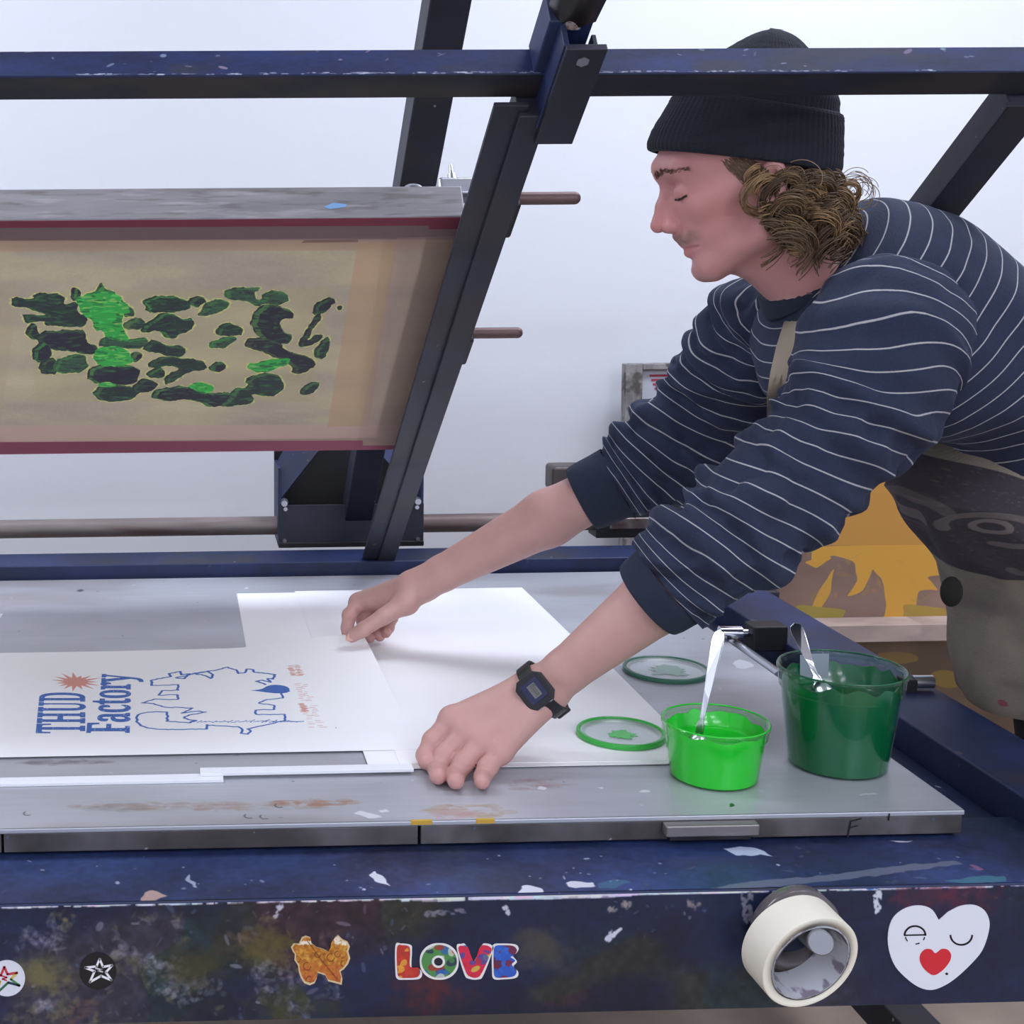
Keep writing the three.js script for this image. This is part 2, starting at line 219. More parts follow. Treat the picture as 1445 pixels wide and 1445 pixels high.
// aluminium top: scuffed plate with a separate folded edge strip in sections
{
  const n = 1024, [c, x] = canvas(2048, 1152), R = mulberry(5), wM = TX1 - TX0, hM = TZ1 - TZ0, cw = 2048, ch = 1152;
  noiseFill(x, cw, ch, 2, (i, j) => { const u = i / cw * wM, v = j / ch * hM, g = fbm(u * 5, v * 11, 3), s = fbm(u * 8, v * 240, 6, 2), st = smooth(0.52, 0.7, fbm(u * 3, v * 7, 12)), k = 0.92 + 0.20 * (g - 0.45) + 0.05 * (s - .4); return [0, 1, 2].map((m) => lerp([196, 198, 206][m], [178, 176, 180][m], st) * k); });
  const m = planeMap(V(TX0, TOP, TZ0), V(1, 0, 0), V(0, 0, 1), wM, hM, cw, ch);
  const dab = (a, b, rx, ry, col, al, cnt = 60) => { for (let i = 0; i < cnt; i++) { const t = R() * 6.3, r = Math.sqrt(R()), p = m(a + Math.cos(t) * rx * r, b + Math.sin(t) * ry * r); x.fillStyle = `rgba(${col},${al * (0.4 + R())})`; x.beginPath(); x.ellipse(p[0], p[1], 2 + R() * 16, 1 + R() * 5, 0, 0, 7); x.fill(); } };
  dab(280, 1138, 190, 6, '150,112,88', .14, 130); dab(440, 1133, 60, 4, '160,105,75', .2, 50); dab(660, 1145, 60, 10, '165,135,95', .18, 60); dab(640, 1150, 30, 8, '190,150,150', .2, 40); dab(760, 1108, 40, 8, '150,110,105', .16, 40); dab(170, 1140, 40, 6, '140,135,130', .2);
  dab(90, 1076, 60, 3, '120,122,126', .2, 50);
  const w = 'rgb(224,226,232)';
  splash(x, m, [[500, 1148], [512, 1145], [530, 1149], [540, 1154], [520, 1155]], w, R); splash(x, m, [[532, 1144], [545, 1142], [552, 1145], [540, 1147]], w, R); splash(x, m, [[757, 1114], [764, 1110], [774, 1112], [770, 1116]], w, R); splash(x, m, [[840, 1112], [850, 1110], [852, 1113]], w, R);
  splash(x, m, [[900, 1118], [912, 1114], [922, 1117], [910, 1119]], w, R); splash(x, m, [[1035, 935], [1045, 930], [1062, 935], [1066, 941], [1048, 944], [1038, 941]], 'rgb(216,218,226)', R);
  splash(x, m, [[1212, 1121], [1240, 1120], [1243, 1122], [1215, 1123]], w, R); splash(x, m, [[345, 829], [350, 828], [352, 830], [347, 831]], w, R);
  splash(x, m, [[108, 834], [114, 831], [120, 833], [114, 835]], 'rgb(70,72,80)', R); splash(x, m, [[1030, 1136], [1034, 1134], [1036, 1137], [1031, 1139]], 'rgb(40,90,60)', R);
  for (let i = 0; i < 170; i++) { const p = [R() * cw, R() * ch], r = 0.6 + R() * 2; x.fillStyle = R() > .5 ? `rgba(60,62,72,${.2 + R() * .4})` : `rgba(225,228,235,${.3 + R() * .5})`; x.beginPath(); x.ellipse(p[0], p[1], r * (1 + R()), r * .7, R() * 3, 0, 7); x.fill(); }
  for (const [a, b] of [[40, 1148], [352, 1152], [374, 1153], [395, 1137]]) { const p = m(a, b); x.strokeStyle = 'rgba(50,50,55,.7)'; x.lineWidth = 2; x.beginPath(); x.arc(p[0], p[1], 6, 1, 4); x.stroke(); }
  const mat = std({ map: colourTex(c), roughness: 0.4, metalness: 0.25 });
  const plate = mesh('table_top', box(TX0, TX1, TOP - 0.006, TOP - 0.0004, TZ0, TZ1, 0.0015), std({ color: 0xb4b7c0, roughness: 0.4, metalness: 0.4 }), table);
  mesh('scuffed_sheet', quad(V(TX0 + 0.001, TOP, TZ0 + 0.001), V(1, 0, 0), V(0, 0, 1), wM - 0.002, hM - 0.002), mat, plate);
  const edgeM = std({ map: paintTex([108, 104, 106], 70, 31, 0.5), roughness: 0.5, metalness: 0.3 });
  const joint = onZ(592, 1180, TZ1).x, j0 = onZ(3, 1190, TZ1).x;
  const jn = [[TX0, j0 - 0.001], [j0 + 0.0015, joint - 0.0015], [joint + 0.0015, TX1 - 0.002]];
  for (const [a, b] of jn) mesh('edge_strip', box(a, b, TOP - PLATE, TOP - 0.006, TZ1 - 0.03, TZ1 - 0.001, 0.001), edgeM, table);
  mesh('under_board', box(TX0 + 0.01, TX1 - 0.012, TOP - PLATE - 0.002, TOP - 0.006, TZ0 + 0.01, TZ1 - 0.031, 0), std({ color: 0x4a4542, roughness: 0.8 }), table);
  // marker marks F and I on the edge strip, yellow tape remnants
  const ink = std({ color: 0x111114, roughness: 0.8 });
  const fz = TZ1 + 0.0002, mk = (pts, wd) => { const gs = []; for (let i = 0; i + 1 < pts.length; i++) { const a = onZ(...pts[i], fz), b = onZ(...pts[i + 1], fz), d = b.clone().sub(a), s = V(-d.y, d.x, 0).normalize().multiplyScalar(wd / 2); const g = new THREE.BufferGeometry(); g.setAttribute('position', new THREE.Float32BufferAttribute([a.clone().sub(s), b.clone().sub(s), b.clone().add(s), a.clone().add(s)].flatMap((q) => [q.x, q.y, q.z]), 3)); g.setIndex([0, 1, 2, 0, 2, 3]); g.computeVertexNormals(); gs.push(g); } return strip(gs); };
  mesh('marker_letter', strip([mk([[1201, 1158], [1196, 1182]], 0.0016), mk([[1201, 1159], [1216, 1155]], 0.0016), mk([[1199, 1168], [1211, 1165]], 0.0014)]), ink, table);
  mesh('marker_stroke', mk([[1255, 1148], [1254, 1158]], 0.0018), ink, table);
  const yel = std({ color: 0xc9a03c, roughness: 0.7 });
  for (const [a, b] of [[580, 610], [672, 698]]) { const p = onZ(a, 1162, TZ1), q = onZ(b, 1162, TZ1); mesh('tape_remnant', box(p.x, q.x, TOP - 0.0045, TOP + 0.0004, TZ1 - 0.003, TZ1 + 0.0005, 0.0002), yel, table); }
  // pull latch recessed under the edge
  const l0 = onZ(940, 1172, TZ1 + 0.012), l1 = onZ(1072, 1172, TZ1 + 0.012);
  const latch = mesh('pull_latch', box(l0.x, l1.x, l0.y - 0.008, l0.y + 0.005, TZ1 - 0.001, TZ1 + 0.013, 0.002), std({ color: 0x8d8886, roughness: 0.4, metalness: 0.6 }), table);
  mesh('latch_slot', box(l0.x + 0.006, l1.x - 0.006, l0.y - 0.015, l0.y - 0.008, TZ1 - 0.001, TZ1 + 0.006, 0.001), M.black, latch);
}
// right side rail with its lower ledge, back rail, legs
const SX0 = onY(1352, 1065, TOP).x, SX1 = onY(1262, 937, TOP).x;
mesh('side_rail', box(SX0, SX1, TOP - 0.05, TOP, TZ0 - 0.12, FB + 0.09, 0.003), M.navy, table);
mesh('side_ledge', box(TX1 + 0.003, SX0, RAILTOP - 0.05, RAILTOP - 0.012, TZ0 - 0.06, FB, 0.002), M.navy, table);
mesh('back_rail', box(RX[0], SX0, TOP - 0.05, TOP + 0.024, TZ0 - 0.12, TZ0 - 0.014, 0.003), M.navy, table);
for (const x of [RX[0], RX[1] - 0.085]) for (const z of [FZ - 0.095, TZ0 - 0.11]) mesh('leg', box(x, x + 0.085, 0, z > -2 ? RAILTOP - RAILH : TOP - 0.05, z, z + 0.085, 0.003), M.navyDark, table);
mesh('lower_stretcher', box(RX[0] + 0.085, RX[1] - 0.085, 0.18, 0.24, TZ0 - 0.1, TZ0 - 0.04, 0.003), M.navyDark, table);
for (const x of [RX[0] + 0.01, RX[1] - 0.075]) mesh('lower_stretcher', box(x, x + 0.06, 0.18, 0.24, TZ0 - 0.03, FZ - 0.095, 0.003), M.navyDark, table);
// chrome knobs along the right edge
{
  const a = onY(1015, 893, TOP + 0.012), b = onY(1046, 893, TOP + 0.012);
  mesh('clamp_screw', strip([cyl(a, b, 0.0105, 0.0105, 20), cyl(b, V(SX0, b.y, b.z), 0.006)]), M.chrome, table);
  mesh('clamp_bracket', box(b.x + 0.012, SX0 + 0.004, TOP - 0.014, TOP + 0.026, b.z - 0.02, b.z + 0.018, 0.003), M.black, table);
  const s0 = onY(1060, 908, TOP - 0.008), s1 = onY(1100, 955, TOP - 0.008);
  mesh('guide_bar', cyl(V(TX1 + 0.014, TOP - 0.008, s0.z), V(TX1 + 0.014, TOP - 0.008, s1.z), 0.009), M.brightSteel, table);
  const k = onY(1287, 962, TOP + 0.012), k2 = onY(1312, 962, TOP + 0.012);
  mesh('rail_peg', strip([cyl(V(k.x, k.y, k.z), V(k2.x + .004, k2.y, k2.z), 0.009), cyl(V(k.x - 0.01, k.y, k.z), k, 0.006)]), M.brightSteel, table);
  mesh('peg_block', box(k.x - 0.016, k.x + 0.002, TOP - 0.002, TOP + 0.018, k.z - 0.012, k.z + 0.012, 0.002), M.black, table);
}
// pivot shaft along the back, carried on two posts outside the picture
const SHZ = -2.72, SHY = onZ(200, 744, SHZ).y;
mesh('pivot_shaft', cyl(V(RX[0] - 0.02, SHY, SHZ), V(SX1, SHY, SHZ), 0.0185, 0.0185, 24), std({ map: dataTex(256, (u, v) => { const k = tileFbm(u, v, 9, 47), r = smooth(0.45, 0.7, tileFbm(u, v, 5, 49)); return [lerp(138, 116, r) * (.8 + .3 * k), lerp(126, 98, r) * (.8 + .3 * k), lerp(124, 94, r) * (.8 + .3 * k)]; }, [1, 2], true), roughness: 0.5, metalness: 0.3 }), table);
for (const x of [RX[0] - 0.02, SX1 - 0.06]) mesh('shaft_post', box(x, x + 0.06, 0.0, SHY + 0.04, SHZ - 0.03, SHZ + 0.03, 0.003), M.navyDark, table);

// ------------------------------------------------------------------ the raised lifting frame
const LA = 35.4 * Math.PI / 180, LO = V(0, 0.80, -2.6);
const lift = thing('lifting_frame', 'raised navy steel lifting frame with long cross bar above the table', 'frame', [LO.x, LO.y, LO.z]);
lift.rotation.x = -LA; lift.updateMatrixWorld(true);
// local axes: x along the table, y out of the frame's upper side, z along the arms towards the front
const toLift = (p) => lift.worldToLocal(p.clone());
const liftN = V(0, Math.cos(LA), -Math.sin(LA)), liftD = V(0, Math.sin(LA), Math.cos(LA));
const onLift = (px, py, m) => toLift(onPlane(px, py, LO.clone().addScaledVector(liftN, m), liftN));
{
  const bf = onLift(300, 107, 0.0);                        // lower front edge of the cross bar
  const bar = mesh('cross_bar', box(-0.95, 1.25, 0.0, 0.036, bf.z - 0.036, bf.z, 0.003), M.navy, lift);
  { const [c, x] = canvas(2048, 64), R = mulberry(88); noiseFill(x, 2048, 64, 2, (i, j) => { const g = fbm(i / 60, j / 40, 5), f = fbm(i / 5, j / 5, 9, 2), q = smooth(.55, .7, fbm(i / 90, j / 50, 21)) * .5, k = .72 + .5 * (g - .3) + .3 * (f - .4); return [0, 1, 2].map((m) => lerp([34, 50, 100][m] * k * 1.1, [62, 54, 58][m], q)); });
    for (let i = 0; i < 520; i++) { const X = R() * 2048; if (fbm(X / 120, 3, 7, 3) < .36) continue; x.fillStyle = `rgba(195,198,214,${.35 + R() * .5})`; x.fillRect(X, 62 - R() * 4, 1 + R() * 7, 1 + R() * 2.5); }
    for (let i = 0; i < 70; i++) { x.fillStyle = `rgba(${150 + R() * 60},${150 + R() * 50},${165 + R() * 40},${.3 + R() * .4})`; x.beginPath(); x.ellipse(R() * 2048, R() * 58, .8 + R() * R() * 9, .6 + R() * 3, R() * 3, 0, 7); x.fill(); }
    mesh('painted_front_face', quad(V(-0.95, 0.0348, bf.z + 0.0004), V(1, 0, 0), V(0, -1, 0), 2.2, 0.0338), std({ map: colourTex(c), roughness: 0.5 }), bar);
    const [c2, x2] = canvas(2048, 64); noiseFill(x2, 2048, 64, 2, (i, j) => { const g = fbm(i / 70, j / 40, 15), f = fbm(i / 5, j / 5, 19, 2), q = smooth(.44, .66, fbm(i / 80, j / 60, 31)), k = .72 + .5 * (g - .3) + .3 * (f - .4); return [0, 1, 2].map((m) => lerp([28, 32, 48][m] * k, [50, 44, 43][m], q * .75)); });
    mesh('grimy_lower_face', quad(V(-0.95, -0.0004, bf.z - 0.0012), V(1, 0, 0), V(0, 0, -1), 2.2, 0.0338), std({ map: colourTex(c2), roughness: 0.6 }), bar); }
  // near arm: channel with a flat face plate
  const A0 = onLift(528, 800, -0.02), A1 = onLift(748, 160, -0.02);
  const ax = (A0.x + A1.x) / 2;
  const L = onLift(503, 790, -0.02).x, Rr = onLift(775, 200, -0.02).x;
  mesh('arm_plate', box(ax - 0.034, ax + 0.004, -0.020, -0.014, A0.z - 0.005, A1.z + 0.012, 0.001), M.navyDark, lift);
  mesh('arm_channel', box(ax - 0.006, ax + 0.026, -0.026, 0.018, A0.z - 0.03, bf.z - 0.038, 0.002), M.navyDark, lift);
  mesh('arm_foot', box(ax - 0.022, ax + 0.03, -0.035, 0.01, A0.z - 0.06, A0.z - 0.008, 0.003), M.black, lift);
  // sliding clamp at the crossing
  const c0 = onLift(775, 200, -0.03), c1 = onLift(826, 66, -0.03);
  const cx = (onLift(762, 190, -0.03).x + onLift(803, 190, -0.03).x) / 2 + 0.001;
  mesh('clamp_plate', box(cx - 0.021, cx + 0.021, -0.034, -0.026, c0.z, c1.z, 0.001), M.navyDark, lift);
  mesh('clamp_web', box(cx - 0.023, cx - 0.017, -0.028, 0.006, c0.z + 0.02, c1.z, 0.001), M.navy, lift);
  mesh('clamp_web', box(cx + 0.015, cx + 0.020, -0.028, 0.006, c0.z + 0.06, c1.z - 0.02, 0.001), M.navyDark, lift);
  mesh('clamp_bolt', cyl(V(cx - 0.001, -0.036, c1.z - 0.016), V(cx - 0.001, -0.031, c1.z - 0.016), 0.007, 0.005, 6), M.brightSteel, lift);
  const s1 = onLift(812, 32, 0.0).z, sx = onLift(803, 50, 0.0).x;
  mesh('clamp_stub', box(sx - 0.024, sx + 0.022, 0.002, 0.042, bf.z - 0.002, s1, 0.002), M.navy, lift);
  mesh('clamp_screw', cyl(V(sx, 0.0, c1.z - 0.005), V(sx, 0.012, s1 + 0.01), 0.009), M.steel, lift);
  const kc = onLift(811, 14, 0.02), kg = new THREE.CylinderGeometry(0.031, 0.027, 0.044, 8, 1); 
  const kk = strip([kg.rotateX(Math.PI / 2).translate(0, 0, 0), new THREE.CylinderGeometry(0.027, 0.02, 0.012, 8).rotateX(Math.PI / 2).translate(0, 0, 0.026)]);
  kk.translate(kc.x, 0.022, s1 + 0.02);
  mesh('clamp_knob', kk, std({ color: 0x2c2a2b, roughness: 0.35, metalness: 0.4 }), lift);
  // pegs through the arm
  for (const [a, b, y0, y1] of [[752, 812, 280, 287], [683, 732, 470, 474]]) {
    const p = onLift(a, y0, 0.0), q = onLift(b, y1, 0.0), e = V(q.x - 0.004, 0.0, p.z);
    const s = new THREE.SphereGeometry(0.0078, 14, 10).translate(e.x, e.y, e.z);
    mesh('peg', strip([cyl(V(ax, 0, p.z), e, 0.0078, 0.0078, 16), s]), std({ color: 0x6f5a58, roughness: 0.5, metalness: 0.5 }), lift);
    mesh('peg_bracket', box(ax + 0.012, ax + 0.034, -0.02, 0.016, p.z - 0.055, p.z + 0.012, 0.004), M.black, lift);
  }
  // far arm, same section, behind the man
  const f0 = onLift(1405, 140, 0.02), fx = f0.x;
  mesh('arm_plate', box(fx - 0.012, fx + 0.034, -0.016, -0.010, 0.03, bf.z - 0.037, 0.001), M.navyDark, lift);
  mesh('arm_channel', box(fx - 0.008, fx + 0.03, -0.012, 0.026, 0.02, bf.z - 0.038, 0.002), M.navyDark, lift);
}
// counterweight lever on its pivot housing
{
  const lev = thing('counterweight_lever', 'dark navy square steel lever rising behind the raised screen from the pivot housing', 'lever', [0, SHY, SHZ]);
  const th = 44.3 * Math.PI / 180, d = V(0, Math.sin(th), Math.cos(th));
  const bx = (onZ(392, 735, SHZ + 0.03).x + onZ(596, 735, SHZ + 0.03).x) / 2, hw = (onZ(596, 735, SHZ + 0.03).x - onZ(392, 735, SHZ + 0.03).x) / 2;
  const x0 = onZ(502, 700, SHZ).x;
  const g = new THREE.Group(); g.name = 'lever_bar'; g.position.set(x0, 0, 0); g.rotation.x = -th; lev.add(g);
  mesh('square_tube', box(-0.027, 0.027, -0.02, 0.034, 0.04, 1.45, 0.003), M.navyDark, g);
  mesh('tube_collar', box(-0.034, 0.032, -0.024, 0.038, 0.80, 0.83, 0.003), M.navy, g);
  // housing: front panel, back, sides, slanted gussets
  const y = (py) => onZ(480, py, SHZ + 0.045).y - SHY;
  const fz = 0.045, yb = y(770), yt = y(712), ytop = y(636) + 0.02;
  mesh('front_panel', box(bx - hw, bx + hw, yb, yt, fz - 0.004, fz, 0.001), M.navyDark, lev);
  mesh('panel_lip', box(bx - hw, bx + hw, yb - 0.002, yb + 0.009, fz - 0.03, fz + 0.006, 0.002), M.black, lev);
  mesh('back_panel', box(bx - hw, bx + hw, yb, ytop, -0.075, -0.07, 0.001), M.black, lev);
  for (const s of [-1, 1]) {
    const xs = bx + s * (hw - 0.003);
    mesh('side_panel', box(xs - 0.003, xs + 0.003, yb, y(660), -0.07, fz - 0.004, 0.001), M.navy, lev);
    const sh = new THREE.Shape(); const P = (px, py) => [px, py];
    const gx = s * hw; sh.moveTo(gx, y(711)); sh.lineTo(gx, y(660)); sh.lineTo(gx - s * 0.034, ytop); sh.lineTo(gx - s * 0.115, ytop); sh.closePath();
    mesh('gusset_plate', boxUV(extrudeAt(sh, 0.005).translate(0, -y(711), 0).rotateX(-0.62).scale(1, 1 / Math.cos(0.62), 1).translate(bx, y(711), fz - 0.012)), M.navy, lev);
    mesh('panel_bolt', strip([cyl(V(bx + s * (hw - 0.014), yt - 0.007, fz), V(bx + s * (hw - 0.014), yt - 0.007, fz + 0.005), 0.004), cyl(V(bx + s * (hw - 0.012), yt + 0.004, fz - 0.01), V(bx + s * (hw - 0.012), yt + 0.004, fz + 0.004), 0.009, 0.006)]), M.brightSteel, lev);
    mesh('panel_bolt', cyl(V(bx + s * (hw - 0.012), yb + 0.012, fz), V(bx + s * (hw - 0.012), yb + 0.012, fz + 0.006), 0.004), M.steel, lev);
  }
}
// a second pivot bearing further along the shaft
{
  const a = onZ(780, 660, SHZ + 0.03), b = onZ(960, 748, SHZ + 0.03);
  const t = thing('shaft_bearing', 'brown steel bearing bracket on the shaft behind the forearm', 'bracket', [(a.x + b.x) / 2, SHY, SHZ]);
  const h = (b.x - a.x) / 2;
  mesh('bearing_cap', box(-h, h, 0.065, a.y - SHY + 0.002, -0.03, 0.03, 0.008, 3), std({ map: paintTex([92, 82, 80], 30, 71), roughness: 0.45, metalness: 0.4 }), t);
  mesh('bearing_body', box(-h * 0.3, h, -0.03, 0.066, -0.028, 0.028, 0.003), M.black, t);
  mesh('bearing_plate', box(-h * 0.1, h * .6, -0.012, 0.012, 0.02, 0.034, 0.003), M.steel, t);
}
// ------------------------------------------------------------------ the screen in the lifting frame
{
  const scr = thing('printing_screen', 'aluminium framed printing screen with green inked stencil held in the raised frame', 'screen', [LO.x, LO.y, LO.z]);
  scr.rotation.x = -LA; scr.updateMatrixWorld(true);
  const m0 = 0.03, z1 = onLift(300, 309, m0).z, z0 = onLift(300, 637, m0).z, x1 = onLift(556, 634, m0).x + 0.006, x0 = -0.62, th = 0.05, fw = 0.045;
  const al = std({ map: dataTex(512, (u, v) => { const k = tileFbm(u, v, 9, 81), s = smooth(0.5, .7, tileFbm(u, v, 26, 84)), w = smooth(.56, .72, tileFbm(u, v, 17, 88)); return [0, 1, 2].map((m) => clamp(lerp(lerp([150, 148, 152][m], [118, 113, 112][m], s * .6), [186, 184, 187][m], w * .5) * (0.86 + 0.28 * k), 0, 255)); }, [1.1, 9], true), roughness: 0.42, metalness: 0.3 });
  mesh('frame_front', box(x0, x1, m0, m0 + th, z1 - fw, z1, 0.003), al, scr);
  mesh('frame_back', box(x0, x1, m0, m0 + th, z0, z0 + fw, 0.003), al, scr);
  mesh('frame_side', box(x0, x0 + fw, m0, m0 + th, z0 + fw, z1 - fw, 0.003), al, scr);
  mesh('frame_side', box(x1 - fw, x1, m0, m0 + th, z0 + fw, z1 - fw, 0.003), al, scr);
  // mesh with emulsion, tape bands and ink, seen from below
  const W = x1 - x0, H = z1 - z0, cw = 2048, ch = Math.round(cw * H / W), [c, x] = canvas(cw, ch), R = mulberry(17);
  const o = lift.localToWorld(V(x0, m0, z1)), m = planeMap(o, V(1, 0, 0), liftD.clone().negate(), W, H, cw, ch);
  noiseFill(x, cw, ch, 3, (i, j) => { const g = fbm(i / 260, j / 120, 5), f = fbm(i / 6, j / 6, 8, 2), k = 0.9 + 0.22 * (g - .45) + 0.07 * (f - .4); return [0, 1, 2].map((n) => lerp([196, 180, 154][n], [200, 184, 150][n], smooth(.4, .6, g)) * k); });
  const fillq = (pts, col) => { poly(x, pts.map((p) => m(...p))); x.fillStyle = col; x.fill(); };
  const wob = (pts) => pts;
  fillq([[-700, 300], [700, 300], [700, 338], [-700, 341]], 'rgba(132,104,108,.85)');            // tape over the front member
  fillq([[-700, 341], [700, 336], [700, 352], [-700, 357]], 'rgba(186,148,120,.55)');
  fillq([[-700, 602], [700, 598], [700, 645], [-700, 645]], 'rgba(196,160,146,.75)');
  fillq([[505, 342], [560, 342], [520, 600], [462, 602]], 'rgba(186,150,112,.6)');
  fillq([[28, 400], [0, 600], [-80, 600], [-40, 400]], 'rgba(178,160,124,.4)');
  fillq([[560, 335], [700, 330], [640, 645], [500, 645]], 'rgba(176,146,134,.5)');
  fillq([[430, 338], [505, 337], [505, 341], [425, 342]], 'rgba(116,80,78,.7)');
  // ghost of old stencil rectangle, yellow-green
  fillq([[40, 412], [470, 405], [440, 566], [50, 566]], 'rgba(176,166,112,.28)');
  const red = '#8d3148';
  fillq([[-700, 300], [700, 300], [700, 317], [-700, 325]], red); fillq([[600, 300], [700, 300], [700, 322], [606, 323]], red);
  fillq([[-700, 626], [512, 621], [512, 650], [-700, 650]], '#a34a62'); fillq([[512, 628], [700, 627], [700, 650], [512, 650]], '#a34a62');
  // green ink pushed through the open stencil: outlines read off a 1445-wide enlargement of [0,350,500,850]
  const zz = ([a, b]) => m(a * 0.346, 350 + b * 0.346);
  const dark = [[[50, 215], [70, 200], [130, 205], [145, 185], [250, 190], [262, 225], [310, 220], [320, 265], [350, 275], [345, 310], [290, 320], [220, 315], [180, 315], [170, 300], [110, 305], [98, 285], [110, 268], [180, 270], [95, 240], [60, 235]],
    [[380, 188], [400, 160], [415, 142], [432, 160], [470, 190], [430, 192]], [[286, 190], [305, 162], [327, 190], [305, 215]], [[490, 230], [530, 235], [548, 265], [520, 282], [495, 262]],
    [[105, 335], [140, 308], [155, 345], [160, 372], [115, 358]], [[165, 345], [240, 333], [310, 333], [345, 342], [362, 380], [402, 405], [390, 428], [290, 422], [200, 408], [150, 375]], [[132, 425], [150, 392], [190, 388], [208, 420], [195, 452], [150, 458]], [[160, 475], [200, 448], [232, 470], [232, 507], [200, 514], [168, 500]], [[226, 470], [260, 443], [330, 433], [354, 460], [342, 497], [290, 508], [238, 502]],
    [[408, 385], [440, 360], [500, 373], [530, 368], [595, 368], [575, 402], [500, 407], [430, 402]], [[362, 502], [400, 478], [480, 473], [550, 483], [568, 515], [540, 548], [440, 552], [373, 540]], [[383, 578], [420, 558], [500, 558], [552, 575], [557, 600], [500, 624], [430, 622], [388, 602]], [[533, 432], [572, 424], [573, 455], [540, 462]], [[503, 315], [540, 288], [583, 288], [583, 322], [540, 332]],
    [[588, 235], [600, 203], [680, 193], [740, 203], [775, 230], [740, 252], [640, 262], [598, 256]], [[768, 215], [800, 198], [833, 204], [822, 232], [790, 237]], [[578, 327], [620, 288], [680, 263], [740, 283], [783, 288], [787, 322], [740, 347], [690, 364], [640, 337], [600, 345]], [[588, 400], [610, 378], [640, 378], [680, 398], [742, 398], [750, 432], [700, 442], [640, 427], [598, 420]], [[826, 242], [850, 213], [900, 208], [933, 236], [880, 262], [818, 274]],
    [[883, 330], [910, 306], [960, 313], [987, 342], [950, 357], [888, 352]], [[848, 397], [880, 373], [958, 360], [946, 387], [890, 407]], [[853, 487], [890, 463], [922, 475], [900, 502]],
    [[915, 180], [945, 163], [1040, 158], [1058, 168], [1035, 195], [1060, 205], [1080, 178], [1130, 173], [1175, 200], [1150, 224], [1080, 228], [1050, 237], [1000, 217], [940, 207]],
    [[1028, 285], [1050, 248], [1110, 228], [1160, 243], [1198, 275], [1150, 292], [1160, 338], [1193, 360], [1140, 392], [1080, 372], [1035, 332]], [[998, 390], [1050, 363], [1130, 383], [1170, 418], [1240, 438], [1282, 465], [1260, 497], [1200, 508], [1175, 472], [1110, 437], [1040, 412]],
    [[1276, 248], [1300, 213], [1358, 203], [1340, 247], [1295, 268]], [[1240, 352], [1270, 300], [1298, 268], [1307, 285], [1272, 340], [1257, 372], [1290, 352], [1318, 360], [1280, 387], [1222, 397]], [[1282, 422], [1310, 383], [1342, 363], [1337, 422], [1300, 448]], [[1378, 242], [1390, 232], [1402, 242], [1390, 254]], [[1228, 592], [1240, 558], [1280, 543], [1299, 560], [1270, 592]],
    [[543, 575], [580, 533], [620, 543], [642, 565], [590, 587]], [[603, 475], [640, 448], [700, 443], [790, 453], [838, 470], [832, 492], [770, 507], [700, 548], [673, 547], [690, 513], [730, 493], [680, 478], [640, 492]], [[598, 517], [640, 488], [667, 500], [657, 527]], [[622, 592], [680, 568], [760, 563], [830, 588], [932, 588], [932, 622], [870, 645], [800, 622], [760, 617], [650, 617]],
    [[928, 607], [960, 573], [1010, 563], [1005, 538], [1050, 513], [1110, 508], [1152, 540], [1132, 592], [1080, 602], [1032, 592], [1032, 617], [1000, 637], [898, 642]]];
  const green = [[[310, 210], [330, 193], [400, 175], [470, 190], [505, 215], [530, 250], [500, 280], [507, 340], [514, 372], [440, 365], [418, 340], [390, 325], [375, 290], [340, 275], [322, 240]], [[388, 430], [420, 405], [500, 408], [535, 440], [522, 472], [420, 478], [393, 460]], [[1008, 478], [1060, 460], [1140, 448], [1178, 460], [1120, 492], [1040, 503]], [[775, 555], [855, 552], [855, 588], [800, 582]], [[400, 558], [440, 545], [475, 556], [440, 566]]];
  const sub = (p0) => { const out = [], p = new THREE.CatmullRomCurve3(p0.map(([a, b]) => V(a, b, 0)), true, 'catmullrom', 0.9).getPoints(p0.length * 7).slice(0, -1).map((v) => [v.x, v.y]); for (let i = 0; i < p.length; i++) { const a = p[i], b = p[(i + 1) % p.length], n = Math.max(1, Math.round(Math.hypot(a[0] - b[0], a[1] - b[1]) / 6)); for (let k = 0; k < n; k++) { const X = lerp(a[0], b[0], k / n), Y = lerp(a[1], b[1], k / n), f = (s, q) => (fbm(X / q + s, Y / q, s, 3) - .44); out.push([X + 20 * f(3, 30) + 7 * f(7, 9), Y + 15 * f(11, 26) + 6 * f(5, 8)]); } } return out; };
  const allp = dark.map((p) => [p, 0]).concat(green.map((p) => [p, 1]));
  for (const [p] of allp) { blob(x, sub(p).map(zz), 10, R); x.strokeStyle = 'rgba(210,208,118,.8)'; x.lineWidth = 3 + R() * 5; x.stroke(); }
  for (const [p, g] of allp) {
    const s = sub(p).map(zz); x.save(); blob(x, s, 3, R); const tone = R(); x.fillStyle = g ? '#2fa541' : tone > .72 ? '#35523a' : tone > .5 ? '#24322c' : '#231f2b'; x.fill(); x.clip();
    if (!g) { const q = s.map(([a, b]) => [a + 9 + 6 * R(), b + 7]); blob(x, q, 2, R); x.strokeStyle = `rgba(${62 + R() * 40},${120 + R() * 50},66,${.35 + R() * .4})`; x.lineWidth = 7 + R() * 9; x.stroke(); }
    const xs = s.map((q) => q[0]), ys = s.map((q) => q[1]), ax = Math.min(...xs), bx = Math.max(...xs), ay = Math.min(...ys), by = Math.max(...ys), n = Math.round((bx - ax) * (by - ay) / 260) + 3;
